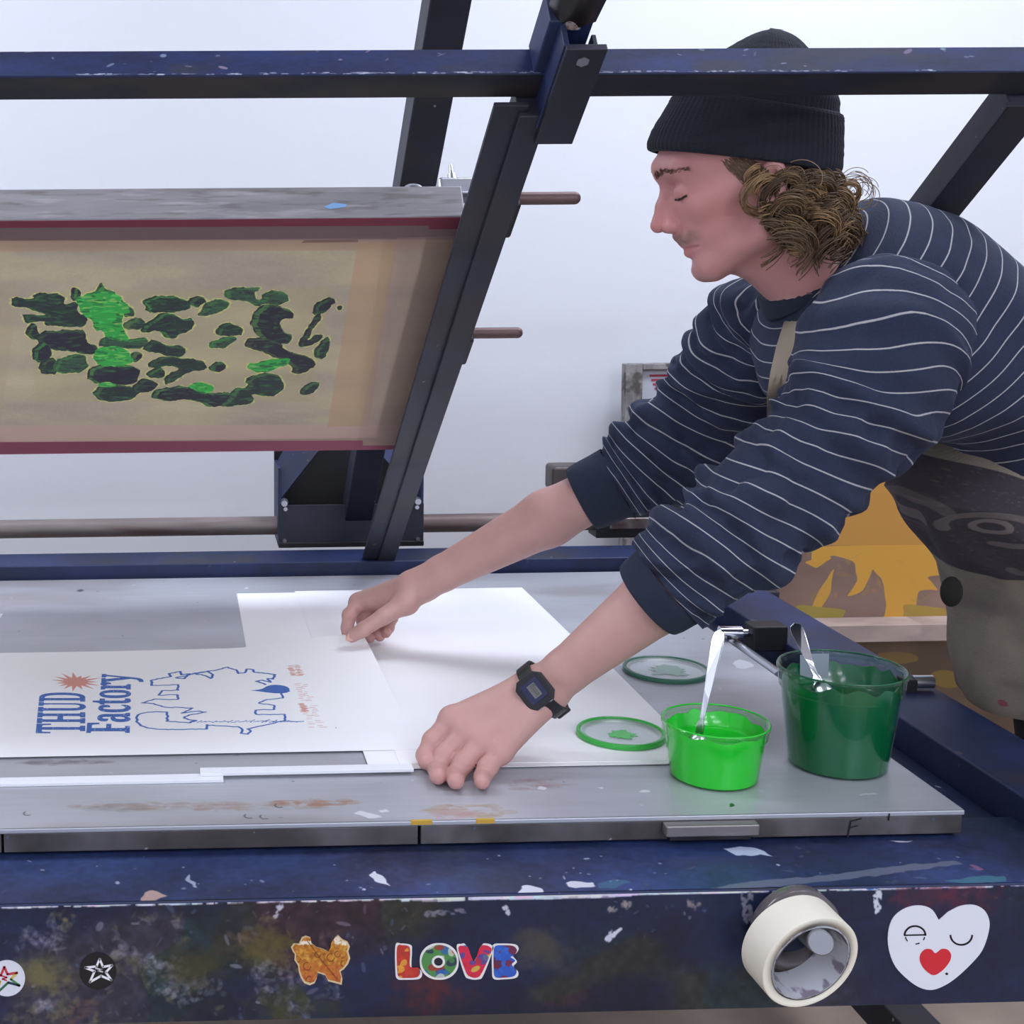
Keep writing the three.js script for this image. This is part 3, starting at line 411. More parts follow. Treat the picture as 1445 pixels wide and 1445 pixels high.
    for (let i = 0; i < n; i++) { const a = lerp(ax, bx, R()), b = lerp(ay, by, R()); x.fillStyle = g ? ['rgba(64,208,88,.6)', 'rgba(16,84,42,.6)', 'rgba(150,224,88,.5)', 'rgba(30,140,60,.6)', 'rgba(44,60,44,.5)', 'rgba(196,206,120,.45)'][Math.floor(R() * 6)] : R() > .6 ? `rgba(56,118,62,${.2 + R() * .4})` : 'rgba(30,30,44,.5)'; x.beginPath(); x.ellipse(a, b, 3 + R() * 20, 1 + R() * 6, R() * .8 - .4, 0, 7); x.fill(); }
    x.restore();
    if (!g && R() > .35) { x.strokeStyle = 'rgba(80,150,70,.55)'; x.lineWidth = 2; const k = Math.floor(R() * s.length); x.beginPath(); for (let i = 0; i < s.length / 3; i++) { const q = s[(k + i) % s.length]; i ? x.lineTo(...q) : x.moveTo(...q); } x.stroke(); }
  }
  fillq([[158, 284], [170, 286], [172, 290], [160, 290]], 'rgba(0,0,0,0)');
  const meshM = phy({ map: colourTex(c), roughness: 0.8, transmission: 0.35, thickness: 0 });
  const mg = quad(V(x0, m0 - 0.0008, z1), V(1, 0, 0), V(0, 0, -1), W, H); mesh('stencil_mesh', mg, meshM, scr);
  // clip with grease nipple and a ring on the upper side
  const q = onLift(652, 262, m0 + th), cl = new THREE.Group(); cl.name = 'frame_clip'; cl.position.set(q.x, m0 + th, z1 - 0.03); scr.add(cl);
  mesh('clip_body', box(-0.026, 0.03, 0, 0.030, -0.012, 0.012, 0.006, 3), M.brightSteel, cl);
  mesh('clip_nipple', strip([cyl(V(-0.004, 0.028, 0), V(-0.004, 0.040, 0), 0.0075, 0.006, 12), cyl(V(-0.004, 0.039, 0), V(-0.004, 0.056, 0), 0.0038, 0.0025, 12)]), M.brightSteel, cl);
  const q2 = onLift(586, 268, m0 + th); mesh('ring', new THREE.TorusGeometry(0.014, 0.0018, 10, 26).translate(q2.x, m0 + th + 0.003, z1 - 0.02), M.brightSteel, scr);
  const bl = onLift(160 , 287, 0); 
  mesh('paint_dab', (() => { const a = lift.localToWorld(V(0, 0, z1 + 0.0004)); const mm = (px, py) => { const w = onPlane(px, py, a, liftD); const l = toLift(w); return [l.x, l.y]; }; const sh = new THREE.Shape(); [[457, 292], [470, 286], [489, 288], [488, 292], [466, 295]].map((p) => mm(...p)).forEach(([u, v], i) => i ? sh.lineTo(u, v) : sh.moveTo(u, v)); return new THREE.ShapeGeometry(sh).translate(0, 0, z1 + 0.0004); })(), std({ color: 0x7aa6d2, roughness: 0.6 }), scr);
}

// ------------------------------------------------------------------ paper on the table
function sheet(name, x0, x1, z0, z1, y, t, label, group, rot = 0) {   // a real sheet or a stack of them
  const m = mesh(name, box(-(x1 - x0) / 2, (x1 - x0) / 2, 0, t, -(z1 - z0) / 2, (z1 - z0) / 2, 0), M.paper);
  m.position.set((x0 + x1) / 2, y, (z0 + z1) / 2); m.rotation.y = rot; return tag(m, label, 'paper', group);
}
const rearL = onY(334, 838, TOP), rearR = onY(737, 833, TOP), rf = onY(350, 922, TOP);
sheet('paper_sheet', rearL.x, rearR.x - 0.004, rearL.z, rearL.z + 0.46, TOP + 0.0002, 0.0006, 'blank white sheet reaching further left behind the poster, lowest of its pair', 'rear sheets');
sheet('paper_sheet', rearL.x + 0.105, rearR.x + 0.004, rearL.z - 0.008, rearL.z + 0.45, TOP + 0.0009, 0.0006, 'blank white sheet beneath the far hand, uppermost of its pair', 'rear sheets', 0.004);
const frL = onY(522, 1089, TOP), frR = onY(905, 1005, TOP);
sheet('paper_sheet', frL.x, frR.x + 0.002, rearL.z + 0.33, frL.z - 0.002, TOP + 0.0017, 0.0006, 'blank white sheet lying under the near hand and the bright green lid', undefined, 0.0);
sheet('paper_sheet', frL.x + 0.04, frR.x + 0.018, rearL.z + 0.40, frL.z - 0.012, TOP + 0.0024, 0.0006, 'blank white sheet on top of the sheets beside the bright green lid', undefined, -0.012);
{
  // two layers of thick white card strip along the front
  const a = onY(300, 1103, TOP), b = onY(300, 1096, TOP), c1 = onY(323, 1105, TOP).x, c0 = onY(290, 1097, TOP).x, e = onY(592, 1095, TOP).x;
  const s1 = mesh('card_strip', box(TX0 + 0.1, c1, 0, 0.0035, a.z - 0.016, a.z + 0.004, 0.0004), M.paperEdge); s1.position.y = TOP + 0.0002; s1.rotation.y = 0.004; tag(s1, 'long white card strip taped down along the front of the table beside the poster', 'card strip');
  const s2 = mesh('card_strip', box(c0, e, 0, 0.0035, b.z - 0.010, b.z + 0.008, 0.0004), M.paperEdge); s2.position.y = TOP + 0.0038; s2.rotation.y = 0.004; tag(s2, 'shorter white card strip leading up to the near hand', 'card strip');
  const w = onY(4, 866, TOP); sheet('paper_sheet', TX0 + 0.15, w.x, w.z - 0.01, w.z + 0.022, TOP + 0.0002, 0.0006, 'corner of a white sheet on bare metal beyond the printed poster', undefined, -0.05);
}
// the printed poster, its far right corner lifted by the hand
const PF = onY(600, 1061, TOP).z, PB = onY(200, 921, TOP).z, PX1 = onY(600, 1061, TOP).x, PX0 = PX1 - 0.70;
function posterY(u, v) { return TOP + 0.0032 + 0.019 * smooth(0.68, 1, u) * smooth(0.3, 1, v) + 0.002 * smooth(.4, .8, u) * v; }   // u along x, v towards the back
{
  const W = PX1 - PX0, D = PF - PB, cw = 2048, ch = Math.round(cw * D / W), [c, x] = canvas(cw, ch), R = mulberry(23);
  x.fillStyle = '#fbfbfd'; x.fillRect(0, 0, cw, ch);
  const m = planeMap(V(PX0, TOP + 0.004, PB), V(1, 0, 0), V(0, 0, 1), W, D, cw, ch), zz = (a, b) => m(a * 0.3875, 780 + b * 0.3875);
  const blue = '#4a70bb';
  // lettering runs away from the viewer: draw it in its own frame and stretch it to its place
  function word(t, p0, p1, p2, font, ls) {   // p0 start of baseline, p1 end of baseline, p2 top of the first letter (canvas px)
    const [cc, y] = canvas(900, 260); y.font = font; y.fillStyle = blue; y.textBaseline = 'alphabetic';
    let wsum = 0; for (const chh of t) wsum += y.measureText(chh).width + ls; wsum -= ls;
    const cap = 140; x.save();
    x.setTransform((p1[0] - p0[0]) / wsum, (p1[1] - p0[1]) / wsum, -(p2[0] - p0[0]) / cap, -(p2[1] - p0[1]) / cap, p0[0], p0[1]);
    x.font = font; x.fillStyle = blue; x.strokeStyle = blue; x.lineWidth = 5; let q = 0; for (const chh of t) { x.fillText(chh, q, 0); x.strokeText(chh, q, 0); q += y.measureText(chh).width + ls; }
    x.restore();
  }
  word('THUD', zz(308, 655), zz(308, 505), zz(128, 655), 'bold 190px serif', 2);
  word('Factory', zz(470, 655), zz(475, 440), zz(312, 655), 'bold 190px serif', -4);
  // paper-coloured flecks where the print is broken
  for (let i = 0; i < 700; i++) { const p = zz(100 + R() * 400, 430 + R() * 235); x.fillStyle = 'rgba(241,241,245,.8)'; x.beginPath(); x.ellipse(p[0], p[1], 1 + R() * 3.5, .7 + R() * 1.6, R() * 3, 0, 7); x.fill(); }
  // red star burst
  { const ctr = zz(275, 468), N = 30; x.beginPath(); for (let i = 0; i < N; i++) { const a = i / N * Math.PI * 2, r = i % 2 ? 0.52 : 0.8 + R() * .5, p = zz(275 + Math.cos(a) * 82 * r, 468 + Math.sin(a) * 29 * r); i ? x.lineTo(...p) : x.moveTo(...p); } x.closePath(); x.fillStyle = '#dd9a90'; x.fill(); }
  const line = (pts, w, col = blue) => { x.strokeStyle = col; x.lineWidth = w * 1.55; x.lineJoin = 'round'; x.lineCap = 'round'; x.beginPath(); const q = pts.map((p) => zz(...p)); q.forEach((p, i) => { if (!i) { x.moveTo(...p); return; } const o = q[i - 1], n = Math.max(1, Math.round(Math.hypot(p[0] - o[0], p[1] - o[1]) / 14)); for (let k = 1; k <= n; k++) x.lineTo(lerp(o[0], p[0], k / n) + (R() - .5) * 7, lerp(o[1], p[1], k / n) + (R() - .5) * 7); }); x.stroke(); };
  line([[552, 482], [552, 462], [620, 450], [618, 438], [655, 432], [660, 445], [690, 440], [670, 458], [640, 455], [700, 442], [760, 432], [775, 445], [770, 458], [740, 445], [700, 440], [790, 428], [830, 418], [865, 428], [870, 440], [900, 438], [905, 426], [930, 428], [935, 438], [985, 445], [1015, 450], [1005, 465], [985, 462], [995, 475], [965, 468], [940, 470], [975, 482]], 7);
  line([[552, 482], [650, 480], [648, 500], [590, 500], [580, 518], [648, 515], [648, 533], [560, 532], [515, 545], [560, 548], [600, 562], [640, 562], [700, 565], [665, 582], [720, 575], [750, 580], [690, 588], [668, 600], [710, 610], [690, 618]], 6);
  line([[690, 618], [610, 612], [608, 578], [540, 578], [500, 588], [498, 612], [512, 628], [560, 640], [640, 642], [755, 640], [752, 625], [800, 630], [870, 632], [885, 642], [878, 655], [905, 660], [915, 648], [900, 640], [945, 632], [1045, 608], [1042, 588], [935, 588], [935, 572], [1005, 570], [1005, 555], [945, 548], [975, 535], [1040, 530], [1035, 512], [1065, 508]], 6);
  for (let i = 0; i < 26; i++) { const a = 690 + i * 14; line([[a, 612 + R() * 6], [a + 16, 606 + R() * 10]], 3); }
  line([[1045, 612], [1110, 614]], 5); line([[960, 612], [1090, 616]], 2);
  blob(x, [[960, 500], [985, 485], [1030, 485], [1068, 495], [1065, 512], [1030, 515], [990, 512], [930, 503], [912, 502]].map((p) => zz(...p)), 0, R); x.fillStyle = blue; x.fill();
  for (const [a0, b0, a1, b1] of [[1075, 425, 1090, 460], [1098, 485, 1145, 640], [1125, 488, 1180, 640], [1105, 425, 1115, 460], [1112, 550, 1120, 580]])   // illegible small red lines
    for (let k = 0; k < 26; k++) { const t = k / 26; if (R() < .18) continue; const p = zz(lerp(a0, a1, t) + (R() - .5) * 8, lerp(b0, b1, t)); x.fillStyle = `rgba(212,140,126,${.5 + R() * .4})`; x.fillRect(p[0] - 9 - R() * 8, p[1] - 3, 16 + R() * 14, 4.5); }
  { const p = zz(1230, 636); x.fillStyle = '#555'; x.beginPath(); x.arc(p[0], p[1], 3, 0, 7); x.fill(); }
  // curved sheet with thickness
  const nu = 60, nv = 28, pos = [], uv = [], idx = [];
  for (let s = 0; s < 2; s++) for (let j = 0; j <= nv; j++) for (let i = 0; i <= nu; i++) { const u = i / nu, v = j / nv; pos.push(lerp(PX0, PX1, u) - 0.018 * smooth(.6, 1, u) * v, posterY(u, v) - s * 0.0004, lerp(PF, PB, v)); uv.push(u, v); }
  const q = (nu + 1) * (nv + 1), at = (s, i, j) => s * q + j * (nu + 1) + i;
  const top = [], rest = [];
  for (let j = 0; j < nv; j++) for (let i = 0; i < nu; i++) { top.push(at(0, i, j), at(0, i + 1, j), at(0, i + 1, j + 1), at(0, i, j), at(0, i + 1, j + 1), at(0, i, j + 1)); rest.push(at(1, i, j), at(1, i + 1, j + 1), at(1, i + 1, j), at(1, i, j), at(1, i, j + 1), at(1, i + 1, j + 1)); }
  for (let i = 0; i < nu; i++) { rest.push(at(0, i, 0), at(1, i, 0), at(1, i + 1, 0), at(0, i, 0), at(1, i + 1, 0), at(0, i + 1, 0)); rest.push(at(0, i, nv), at(0, i + 1, nv), at(1, i + 1, nv), at(0, i, nv), at(1, i + 1, nv), at(1, i, nv)); }
  for (let j = 0; j < nv; j++) { rest.push(at(0, nu, j), at(1, nu, j), at(1, nu, j + 1), at(0, nu, j), at(1, nu, j + 1), at(0, nu, j + 1)); }
  const mk = (ix) => { const g = new THREE.BufferGeometry(); g.setAttribute('position', new THREE.Float32BufferAttribute(pos, 3)); g.setAttribute('uv', new THREE.Float32BufferAttribute(uv, 2)); g.setIndex(ix); g.computeVertexNormals(); return g; };
  const p = thing('printed_poster', 'white poster printed in blue with a red starburst, corner lifted by the far hand', 'poster');
  mesh('printed_face', mk(top), std({ map: colourTex(c), roughness: 0.9 }), p); mesh('paper_back', mk(rest), M.paper, p);
}
// head frame: a forward, b up, c (millimetres of a head) towards his left (the camera side)
const HZ = -1.68, HS = 1.68 / 1.74, HO = onZ(1060, 270, HZ);
const HYAW = 14 * Math.PI / 180, HPITCH = 19 * Math.PI / 180;
const hf0 = V(-Math.cos(HYAW), 0, -Math.sin(HYAW)), hc = V(-Math.sin(HYAW), 0, Math.cos(HYAW));
const ha = hf0.clone().multiplyScalar(Math.cos(HPITCH)).add(V(0, -Math.sin(HPITCH), 0)), hb = hf0.clone().multiplyScalar(Math.sin(HPITCH)).add(V(0, Math.cos(HPITCH), 0));
const toHead = (p) => { const d = p.clone().sub(HO); return [d.dot(ha) / HS * 1000, d.dot(hb) / HS * 1000, d.dot(hc) / HS * 1000]; };
const fromHead = (a, b, c) => HO.clone().addScaledVector(ha, a * HS / 1000).addScaledVector(hb, b * HS / 1000).addScaledVector(hc, c * HS / 1000);
const onHead = (px, py, c = 0) => toHead(onPlane(px, py, HO.clone().addScaledVector(hc, c * HS / 1000), hc));
// ------------------------------------------------------------------ the printer
// distance fields: capsules and ellipsoids joined smoothly, meshed with surface nets
function smin(a, b, k) { const h = Math.max(k - Math.abs(a - b), 0) / k; return Math.min(a, b) - h * h * k * 0.25; }
function smax(a, b, k) { return -smin(-a, -b, k); }
function cap(x, y, z, a, b, ra, rb) { const bx = b.x - a.x, by = b.y - a.y, bz = b.z - a.z, px = x - a.x, py = y - a.y, pz = z - a.z, t = clamp((px * bx + py * by + pz * bz) / (bx * bx + by * by + bz * bz + 1e-12)); const dx = px - t * bx, dy = py - t * by, dz = pz - t * bz; return Math.sqrt(dx * dx + dy * dy + dz * dz) - (ra + (rb - ra) * t); }
function ell(x, y, z, cx, cy, cz, rx, ry, rz) { const a = (x - cx) / rx, b = (y - cy) / ry, c = (z - cz) / rz, k0 = Math.sqrt(a * a + b * b + c * c), k1 = Math.sqrt((a / rx) ** 2 + (b / ry) ** 2 + (c / rz) ** 2); return k1 < 1e-9 ? -Math.min(rx, ry, rz) : k0 * (k0 - 1) / k1; }
function surfaceNets(f, lo, hi, cell, colour) {
  const nx = Math.ceil((hi.x - lo.x) / cell) + 1, ny = Math.ceil((hi.y - lo.y) / cell) + 1, nz = Math.ceil((hi.z - lo.z) / cell) + 1, F = new Float32Array(nx * ny * nz), id = (i, j, k) => (k * ny + j) * nx + i;
  const S = 3;   // sample every third node first; refine only near the surface
  const near = new Uint8Array(nx * ny * nz);
  for (let k = 0; k < nz; k += S) for (let j = 0; j < ny; j += S) for (let i = 0; i < nx; i += S) {
    const d = f(lo.x + i * cell, lo.y + j * cell, lo.z + k * cell), fine = Math.abs(d) < cell * S * 2.2;
    for (let c = k; c < Math.min(k + S, nz); c++) for (let b = j; b < Math.min(j + S, ny); b++) for (let a = i; a < Math.min(i + S, nx); a++) { const q = id(a, b, c); F[q] = fine ? f(lo.x + a * cell, lo.y + b * cell, lo.z + c * cell) : d; }
  }
  const vi = new Int32Array(nx * ny * nz).fill(-1), pos = [], idx = [];
  for (let k = 0; k < nz - 1; k++) for (let j = 0; j < ny - 1; j++) for (let i = 0; i < nx - 1; i++) {
    let mask = 0; const c = []; for (let n = 0; n < 8; n++) { const v = F[id(i + (n & 1), j + (n >> 1 & 1), k + (n >> 2))]; c.push(v); if (v < 0) mask |= 1 << n; }
    if (mask === 0 || mask === 255) continue;
    let x = 0, y = 0, z = 0, n = 0;
    for (const [a, b] of EDGES) if ((mask >> a & 1) !== (mask >> b & 1)) { const t = c[a] / (c[a] - c[b]); x += (a & 1) + t * ((b & 1) - (a & 1)); y += (a >> 1 & 1) + t * ((b >> 1 & 1) - (a >> 1 & 1)); z += (a >> 2) + t * ((b >> 2) - (a >> 2)); n++; }
    vi[id(i, j, k)] = pos.length / 3; pos.push(lo.x + (i + x / n) * cell, lo.y + (j + y / n) * cell, lo.z + (k + z / n) * cell);
  }
  const quadf = (a, b, c, d, flip) => { if (a < 0 || b < 0 || c < 0 || d < 0) return; flip ? idx.push(a, c, b, a, d, c) : idx.push(a, b, c, a, c, d); };
  for (let k = 1; k < nz - 1; k++) for (let j = 1; j < ny - 1; j++) for (let i = 1; i < nx - 1; i++) {
    const s = F[id(i, j, k)] < 0;
    if (s !== F[id(i + 1, j, k)] < 0) quadf(vi[id(i, j - 1, k - 1)], vi[id(i, j, k - 1)], vi[id(i, j, k)], vi[id(i, j - 1, k)], !s);
    if (s !== F[id(i, j + 1, k)] < 0) quadf(vi[id(i - 1, j, k - 1)], vi[id(i - 1, j, k)], vi[id(i, j, k)], vi[id(i, j, k - 1)], !s);
    if (s !== F[id(i, j, k + 1)] < 0) quadf(vi[id(i - 1, j - 1, k)], vi[id(i, j - 1, k)], vi[id(i, j, k)], vi[id(i - 1, j, k)], !s);
  }
  const g = new THREE.BufferGeometry(), nrm = new Float32Array(pos.length), e = cell * 0.5, col = colour ? new Float32Array(pos.length) : null;
  for (let i = 0; i < pos.length; i += 3) {
    const x = pos[i], y = pos[i + 1], z = pos[i + 2], n = V(f(x + e, y, z) - f(x - e, y, z), f(x, y + e, z) - f(x, y - e, z), f(x, y, z + e) - f(x, y, z - e)).normalize();
    nrm.set([n.x, n.y, n.z], i); if (col) col.set(colour(x, y, z), i);
  }
  g.setAttribute('position', new THREE.Float32BufferAttribute(pos, 3)); g.setAttribute('normal', new THREE.BufferAttribute(nrm, 3)); if (col) g.setAttribute('color', new THREE.BufferAttribute(col, 3)); g.setIndex(idx); return g;
}
const EDGES = [[0, 1], [2, 3], [4, 5], [6, 7], [0, 2], [1, 3], [4, 6], [5, 7], [0, 4], [1, 5], [2, 6], [3, 7]];
const bounds = (pts, pad) => { const b = new THREE.Box3().setFromPoints(pts); return b.expandByScalar(pad); };

// joints, placed where the photograph shows them at plausible depths
const J = {
  neck: onZ(1152, 388, -1.68), shN: onZ(1275, 470, -1.58), shF: onZ(1100, 455, -1.82),
  elN: onZ(1015, 775, -1.52), wrN: onZ(764, 974, -1.575), elF: onZ(856, 688, -1.935), wrF: onZ(588, 828, -2.02),
  chest: V(0.94, 1.29, -1.69), waist: V(1.13, 1.08, -1.69), hip: V(1.22, 0.93, -1.69),
  hipN: V(1.22, 0.90, -1.61), hipF: V(1.22, 0.90, -1.77), knN: V(1.25, 0.48, -1.59), knF: V(1.27, 0.48, -1.81), anN: V(1.32, 0.08, -1.58), anF: V(1.33, 0.08, -1.83),
};
const tipY = (px, py, y = TOP + 0.0125) => onY(px, py, y);
const Z = onZ;
// each finger: knuckle, two joints, tip
const handN = {
  wrist: J.wrN, fingers: [
    [Z(638, 1015, -1.578), Z(611, 1045, -1.568), Z(600, 1066, -1.560), tipY(601, 1075)],
    [Z(657, 1032, -1.562), Z(627, 1066, -1.546), Z(617, 1085, -1.536), tipY(618, 1095)],
    [Z(681, 1046, -1.546), Z(654, 1076, -1.530), Z(643, 1094, -1.520), tipY(643, 1102)],
    [Z(706, 1060, -1.530), Z(688, 1083, -1.518), Z(681, 1096, -1.512), tipY(680, 1103)]],
  thumb: [Z(708, 996, -1.60), Z(664, 1030, -1.612), Z(634, 1058, -1.60), Z(616, 1076, -1.585)], rad: [0.0116, 0.0120, 0.0116, 0.0106],
};
const handF = {
  wrist: J.wrF, fingers: [
    [Z(506, 850, -2.078), Z(493, 868, -2.058), Z(490, 886, -2.052), Z(491, 899, -2.050)],
    [Z(522, 846, -2.080), Z(513, 876, -2.085), Z(516, 893, -2.068), Z(521, 900, -2.052)],
    [Z(540, 843, -2.085), Z(534, 878, -2.084), Z(534, 893, -2.066), Z(536, 898, -2.050)],
    [Z(556, 842, -2.075), Z(553, 872, -2.070), Z(549, 886, -2.056), Z(545, 894, -2.042)]],
  thumb: [Z(574, 850, -2.002), Z(541, 870, -1.986), Z(513, 888, -1.980), Z(497, 898, -1.982)], rad: [0.0104, 0.0104, 0.0098, 0.0086],
};
function handField(h) {
  const { wrist, fingers, thumb, rad } = h, mid = fingers[1][0].clone().add(fingers[2][0]).multiplyScalar(0.5), ax = mid.clone().sub(wrist).normalize();
  const across = fingers[3][0].clone().sub(fingers[0][0]).normalize(), w0 = wrist.clone().addScaledVector(across, -0.011), w1 = wrist.clone().addScaledVector(across, 0.011);
  return (x, y, z) => {
    let palm = 1e3;
    for (let i = 0; i < 4; i++) palm = smin(palm, cap(x, y, z, i < 2 ? w0 : w1, fingers[i][0], 0.0185, rad[i] + 0.0035), 0.012);
    palm = smin(palm, cap(x, y, z, w0, thumb[0], 0.017, 0.016), 0.012);
    palm = smin(palm, cap(x, y, z, thumb[0], fingers[1][0], 0.013, 0.010), 0.012);
    let th = cap(x, y, z, thumb[0], thumb[1], 0.0165, 0.0122); th = smin(th, cap(x, y, z, thumb[1], thumb[2], 0.0120, 0.0108), 0.004); th = smin(th, cap(x, y, z, thumb[2], thumb[3], 0.0112, 0.0094), 0.003);
    let d = smin(palm, th, 0.010), fs = 1e3;
    for (let i = 0; i < 4; i++) {
      const [k, p, q, t] = fingers[i], r = rad[i];
      let f = cap(x, y, z, k, p, r + 0.0015, r); f = smin(f, cap(x, y, z, p, q, r * 1.02, r * 0.93), 0.003); f = smin(f, cap(x, y, z, q, t, r * 0.95, r * 0.82), 0.003);
      f = smin(f, Math.hypot(x - k.x, y - k.y, z - k.z) - r - 0.0038, 0.006);
      f = smin(f, Math.hypot(x - p.x, y - p.y, z - p.z) - r - 0.0006, 0.004);
      fs = smin(fs, f, 0.0022);
    }
    return smin(d, fs, 0.006);
  };
}
const fN = handField(handN), fF = handField(handF);
// head field in head millimetres
function headField(a, b, c) {
  const s = Math.abs(c);
  const P = (ax, ay, az, bx, by, bz, ra, rb) => cap(a, b, s, { x: ax, y: ay, z: az }, { x: bx, y: by, z: bz }, ra, rb);
  let d = ell(a, b, c, -2, 52, 0, 99, 88, 74);
  d = smin(d, ell(a, b, c, 42, -14, 0, 54, 74, 52), 26);
  d = smin(d, P(80, -74, 0, 74, -74, 12, 17, 15), 18);                       // chin
  d = smin(d, P(72, -74, 16, 6, -54, 50, 13, 13), 20);                        // jaw line
  d = smin(d, P(6, -54, 50, -6, 6, 58, 13, 14), 22);
  d = smin(d, P(66, 4, 40, 14, 12, 61, 11, 11), 20);                          // cheek bone
  d = smin(d, P(88, 60, 8, 82, 58, 36, 11, 10), 14);                          // brow
  d = smin(d, P(94, 66, 0, 94, 58, 0, 10, 9), 14);
  d = smax(d, -ell(a, b, s, 103, 32, 30, 19, 14, 18), 12);                    // eye socket
  d = smin(d, P(91, 45, 0, 106, 18, 0, 6.8, 7.6), 8);                         // nose
  d = smin(d, P(106, 18, 0, 118, -3, 0, 7.6, 9.8), 7);
  d = smin(d, P(98, 14, 5, 105, -9, 11, 6, 8), 8);
  d = smin(d, ell(a, b, s, 103, -10, 13, 11.5, 8.2, 7.8), 4);
  d = smax(d, -ell(a, b, s, 111, -18, 7, 6, 4, 3.6), 3);                      // nostril
  d = smin(d, P(98, -24, 0, 92, -28, 14, 8, 8), 8);
  d = smin(d, P(95, -35, 0, 80, -42, 21, 6.2, 4), 6);                         // lips
  d = smin(d, P(92.5, -49, 0, 80, -46, 19, 6.8, 4), 6);
  d = smax(d, -P(103, -42.5, 0, 82, -43.5, 27, 2.6, 1.6), 2.0);
  d = smax(d, -ell(a, b, s, 104, -61, 0, 9, 5, 18), 8);                       // hollow over the chin
  let lid = Math.hypot(a - 77, b - 27, s - 30) - 14.2;                         // lids over the eyeball, a slit looking down
  lid = smax(lid, -P(91, 18, 21, 84, 19, 42, 2.2, 1.7), 1.0);
  d = smin(d, lid, 2.4);
  d = smax(d, -P(90, 38.5, 18, 82, 37, 44, 1.5, 1.2), 2.2);
  let ear = ell(a + 0.25 * b, b, s, -14, 2, 75, 17, 31, 10);                   // ear
  ear = smax(ear, -ell(a + 0.25 * b, b, s, -11, 2, 85, 10, 21, 8.5), 3);
  d = smin(d, ear, 5);
  return d;
}
const neckTop = fromHead(-22, -20, 0), throat = fromHead(18, -78, 0);
function headWorld(x, y, z) {
  const dx = x - HO.x, dy = y - HO.y, dz = z - HO.z, k = 1000 / HS;
  let d = headField((dx * ha.x + dy * ha.y + dz * ha.z) * k, (dx * hb.x + dy * hb.y + dz * hb.z) * k, (dx * hc.x + dy * hc.y + dz * hc.z) * k) / k;
  const n = smin(cap(x, y, z, neckTop, J.neck, 0.057, 0.057), cap(x, y, z, throat, J.neck, 0.030, 0.050), 0.03);
  return smin(d, n, 0.016);
}
const foreN0 = J.elN, foreF0 = J.elF;
const muscleN = J.elN.clone().lerp(J.wrN, 0.3), muscleF = J.elF.clone().lerp(J.wrF, 0.3), wristN2 = J.elN.clone().lerp(J.wrN, 0.86), wristF2 = J.elF.clone().lerp(J.wrF, 0.86);
function armField(x, y, z) {
  let d = cap(x, y, z, J.elN, muscleN, 0.036, 0.0405); d = smin(d, cap(x, y, z, muscleN, wristN2, 0.0405, 0.0265), 0.012); d = smin(d, cap(x, y, z, wristN2, J.wrN, 0.0265, 0.0255), 0.006);
  let e = cap(x, y, z, J.elF, muscleF, 0.036, 0.0405); e = smin(e, cap(x, y, z, muscleF, wristF2, 0.0405, 0.027), 0.012); e = smin(e, cap(x, y, z, wristF2, J.wrF, 0.027, 0.026), 0.006);
  return Math.min(d, e);
}
const UP = { n1: onZ(1088, 700, -1.52), n2: onZ(1205, 575, -1.535), f1: onZ(940, 636, -1.92), f2: onZ(1000, 582, -1.90) };
function fullField(x, y, z) {
  let d = armField(x, y, z);
  d = Math.min(d, cap(x, y, z, J.elN, UP.n1, 0.036, 0.038), cap(x, y, z, UP.n1, UP.n2, 0.038, 0.042), cap(x, y, z, UP.n2, J.shN, 0.042, 0.045), cap(x, y, z, J.elF, UP.f1, 0.036, 0.038), cap(x, y, z, UP.f1, UP.f2, 0.038, 0.042), cap(x, y, z, UP.f2, J.shF, 0.042, 0.045));
  let t = ell(x, y, z, J.chest.x, J.chest.y, J.chest.z, 0.08, 0.11, 0.12);
  t = smin(t, cap(x, y, z, J.shN, J.shF, 0.045, 0.045), 0.04); t = smin(t, cap(x, y, z, J.chest, J.waist, 0.062, 0.055), 0.03); t = smin(t, cap(x, y, z, J.waist, J.hip, 0.055, 0.09), 0.06); t = smin(t, cap(x, y, z, J.hipN, J.hipF, 0.09, 0.09), 0.05);
  t = smin(t, cap(x, y, z, J.neck, J.chest, 0.052, 0.06), 0.02);
  d = smin(d, t, 0.03);
  for (const [h, k, a] of [[J.hipN, J.knN, J.anN], [J.hipF, J.knF, J.anF]]) { d = smin(d, cap(x, y, z, h, k, 0.078, 0.052), 0.03); d = smin(d, cap(x, y, z, k, a, 0.052, 0.036), 0.02); d = smin(d, cap(x, y, z, a, V(a.x - 0.15, 0.04, a.z), 0.036, 0.026), 0.02); }
  if (x < J.neck.x + 0.12) d = smin(d, headWorld(x, y, z), 0.02);
  return d;
}
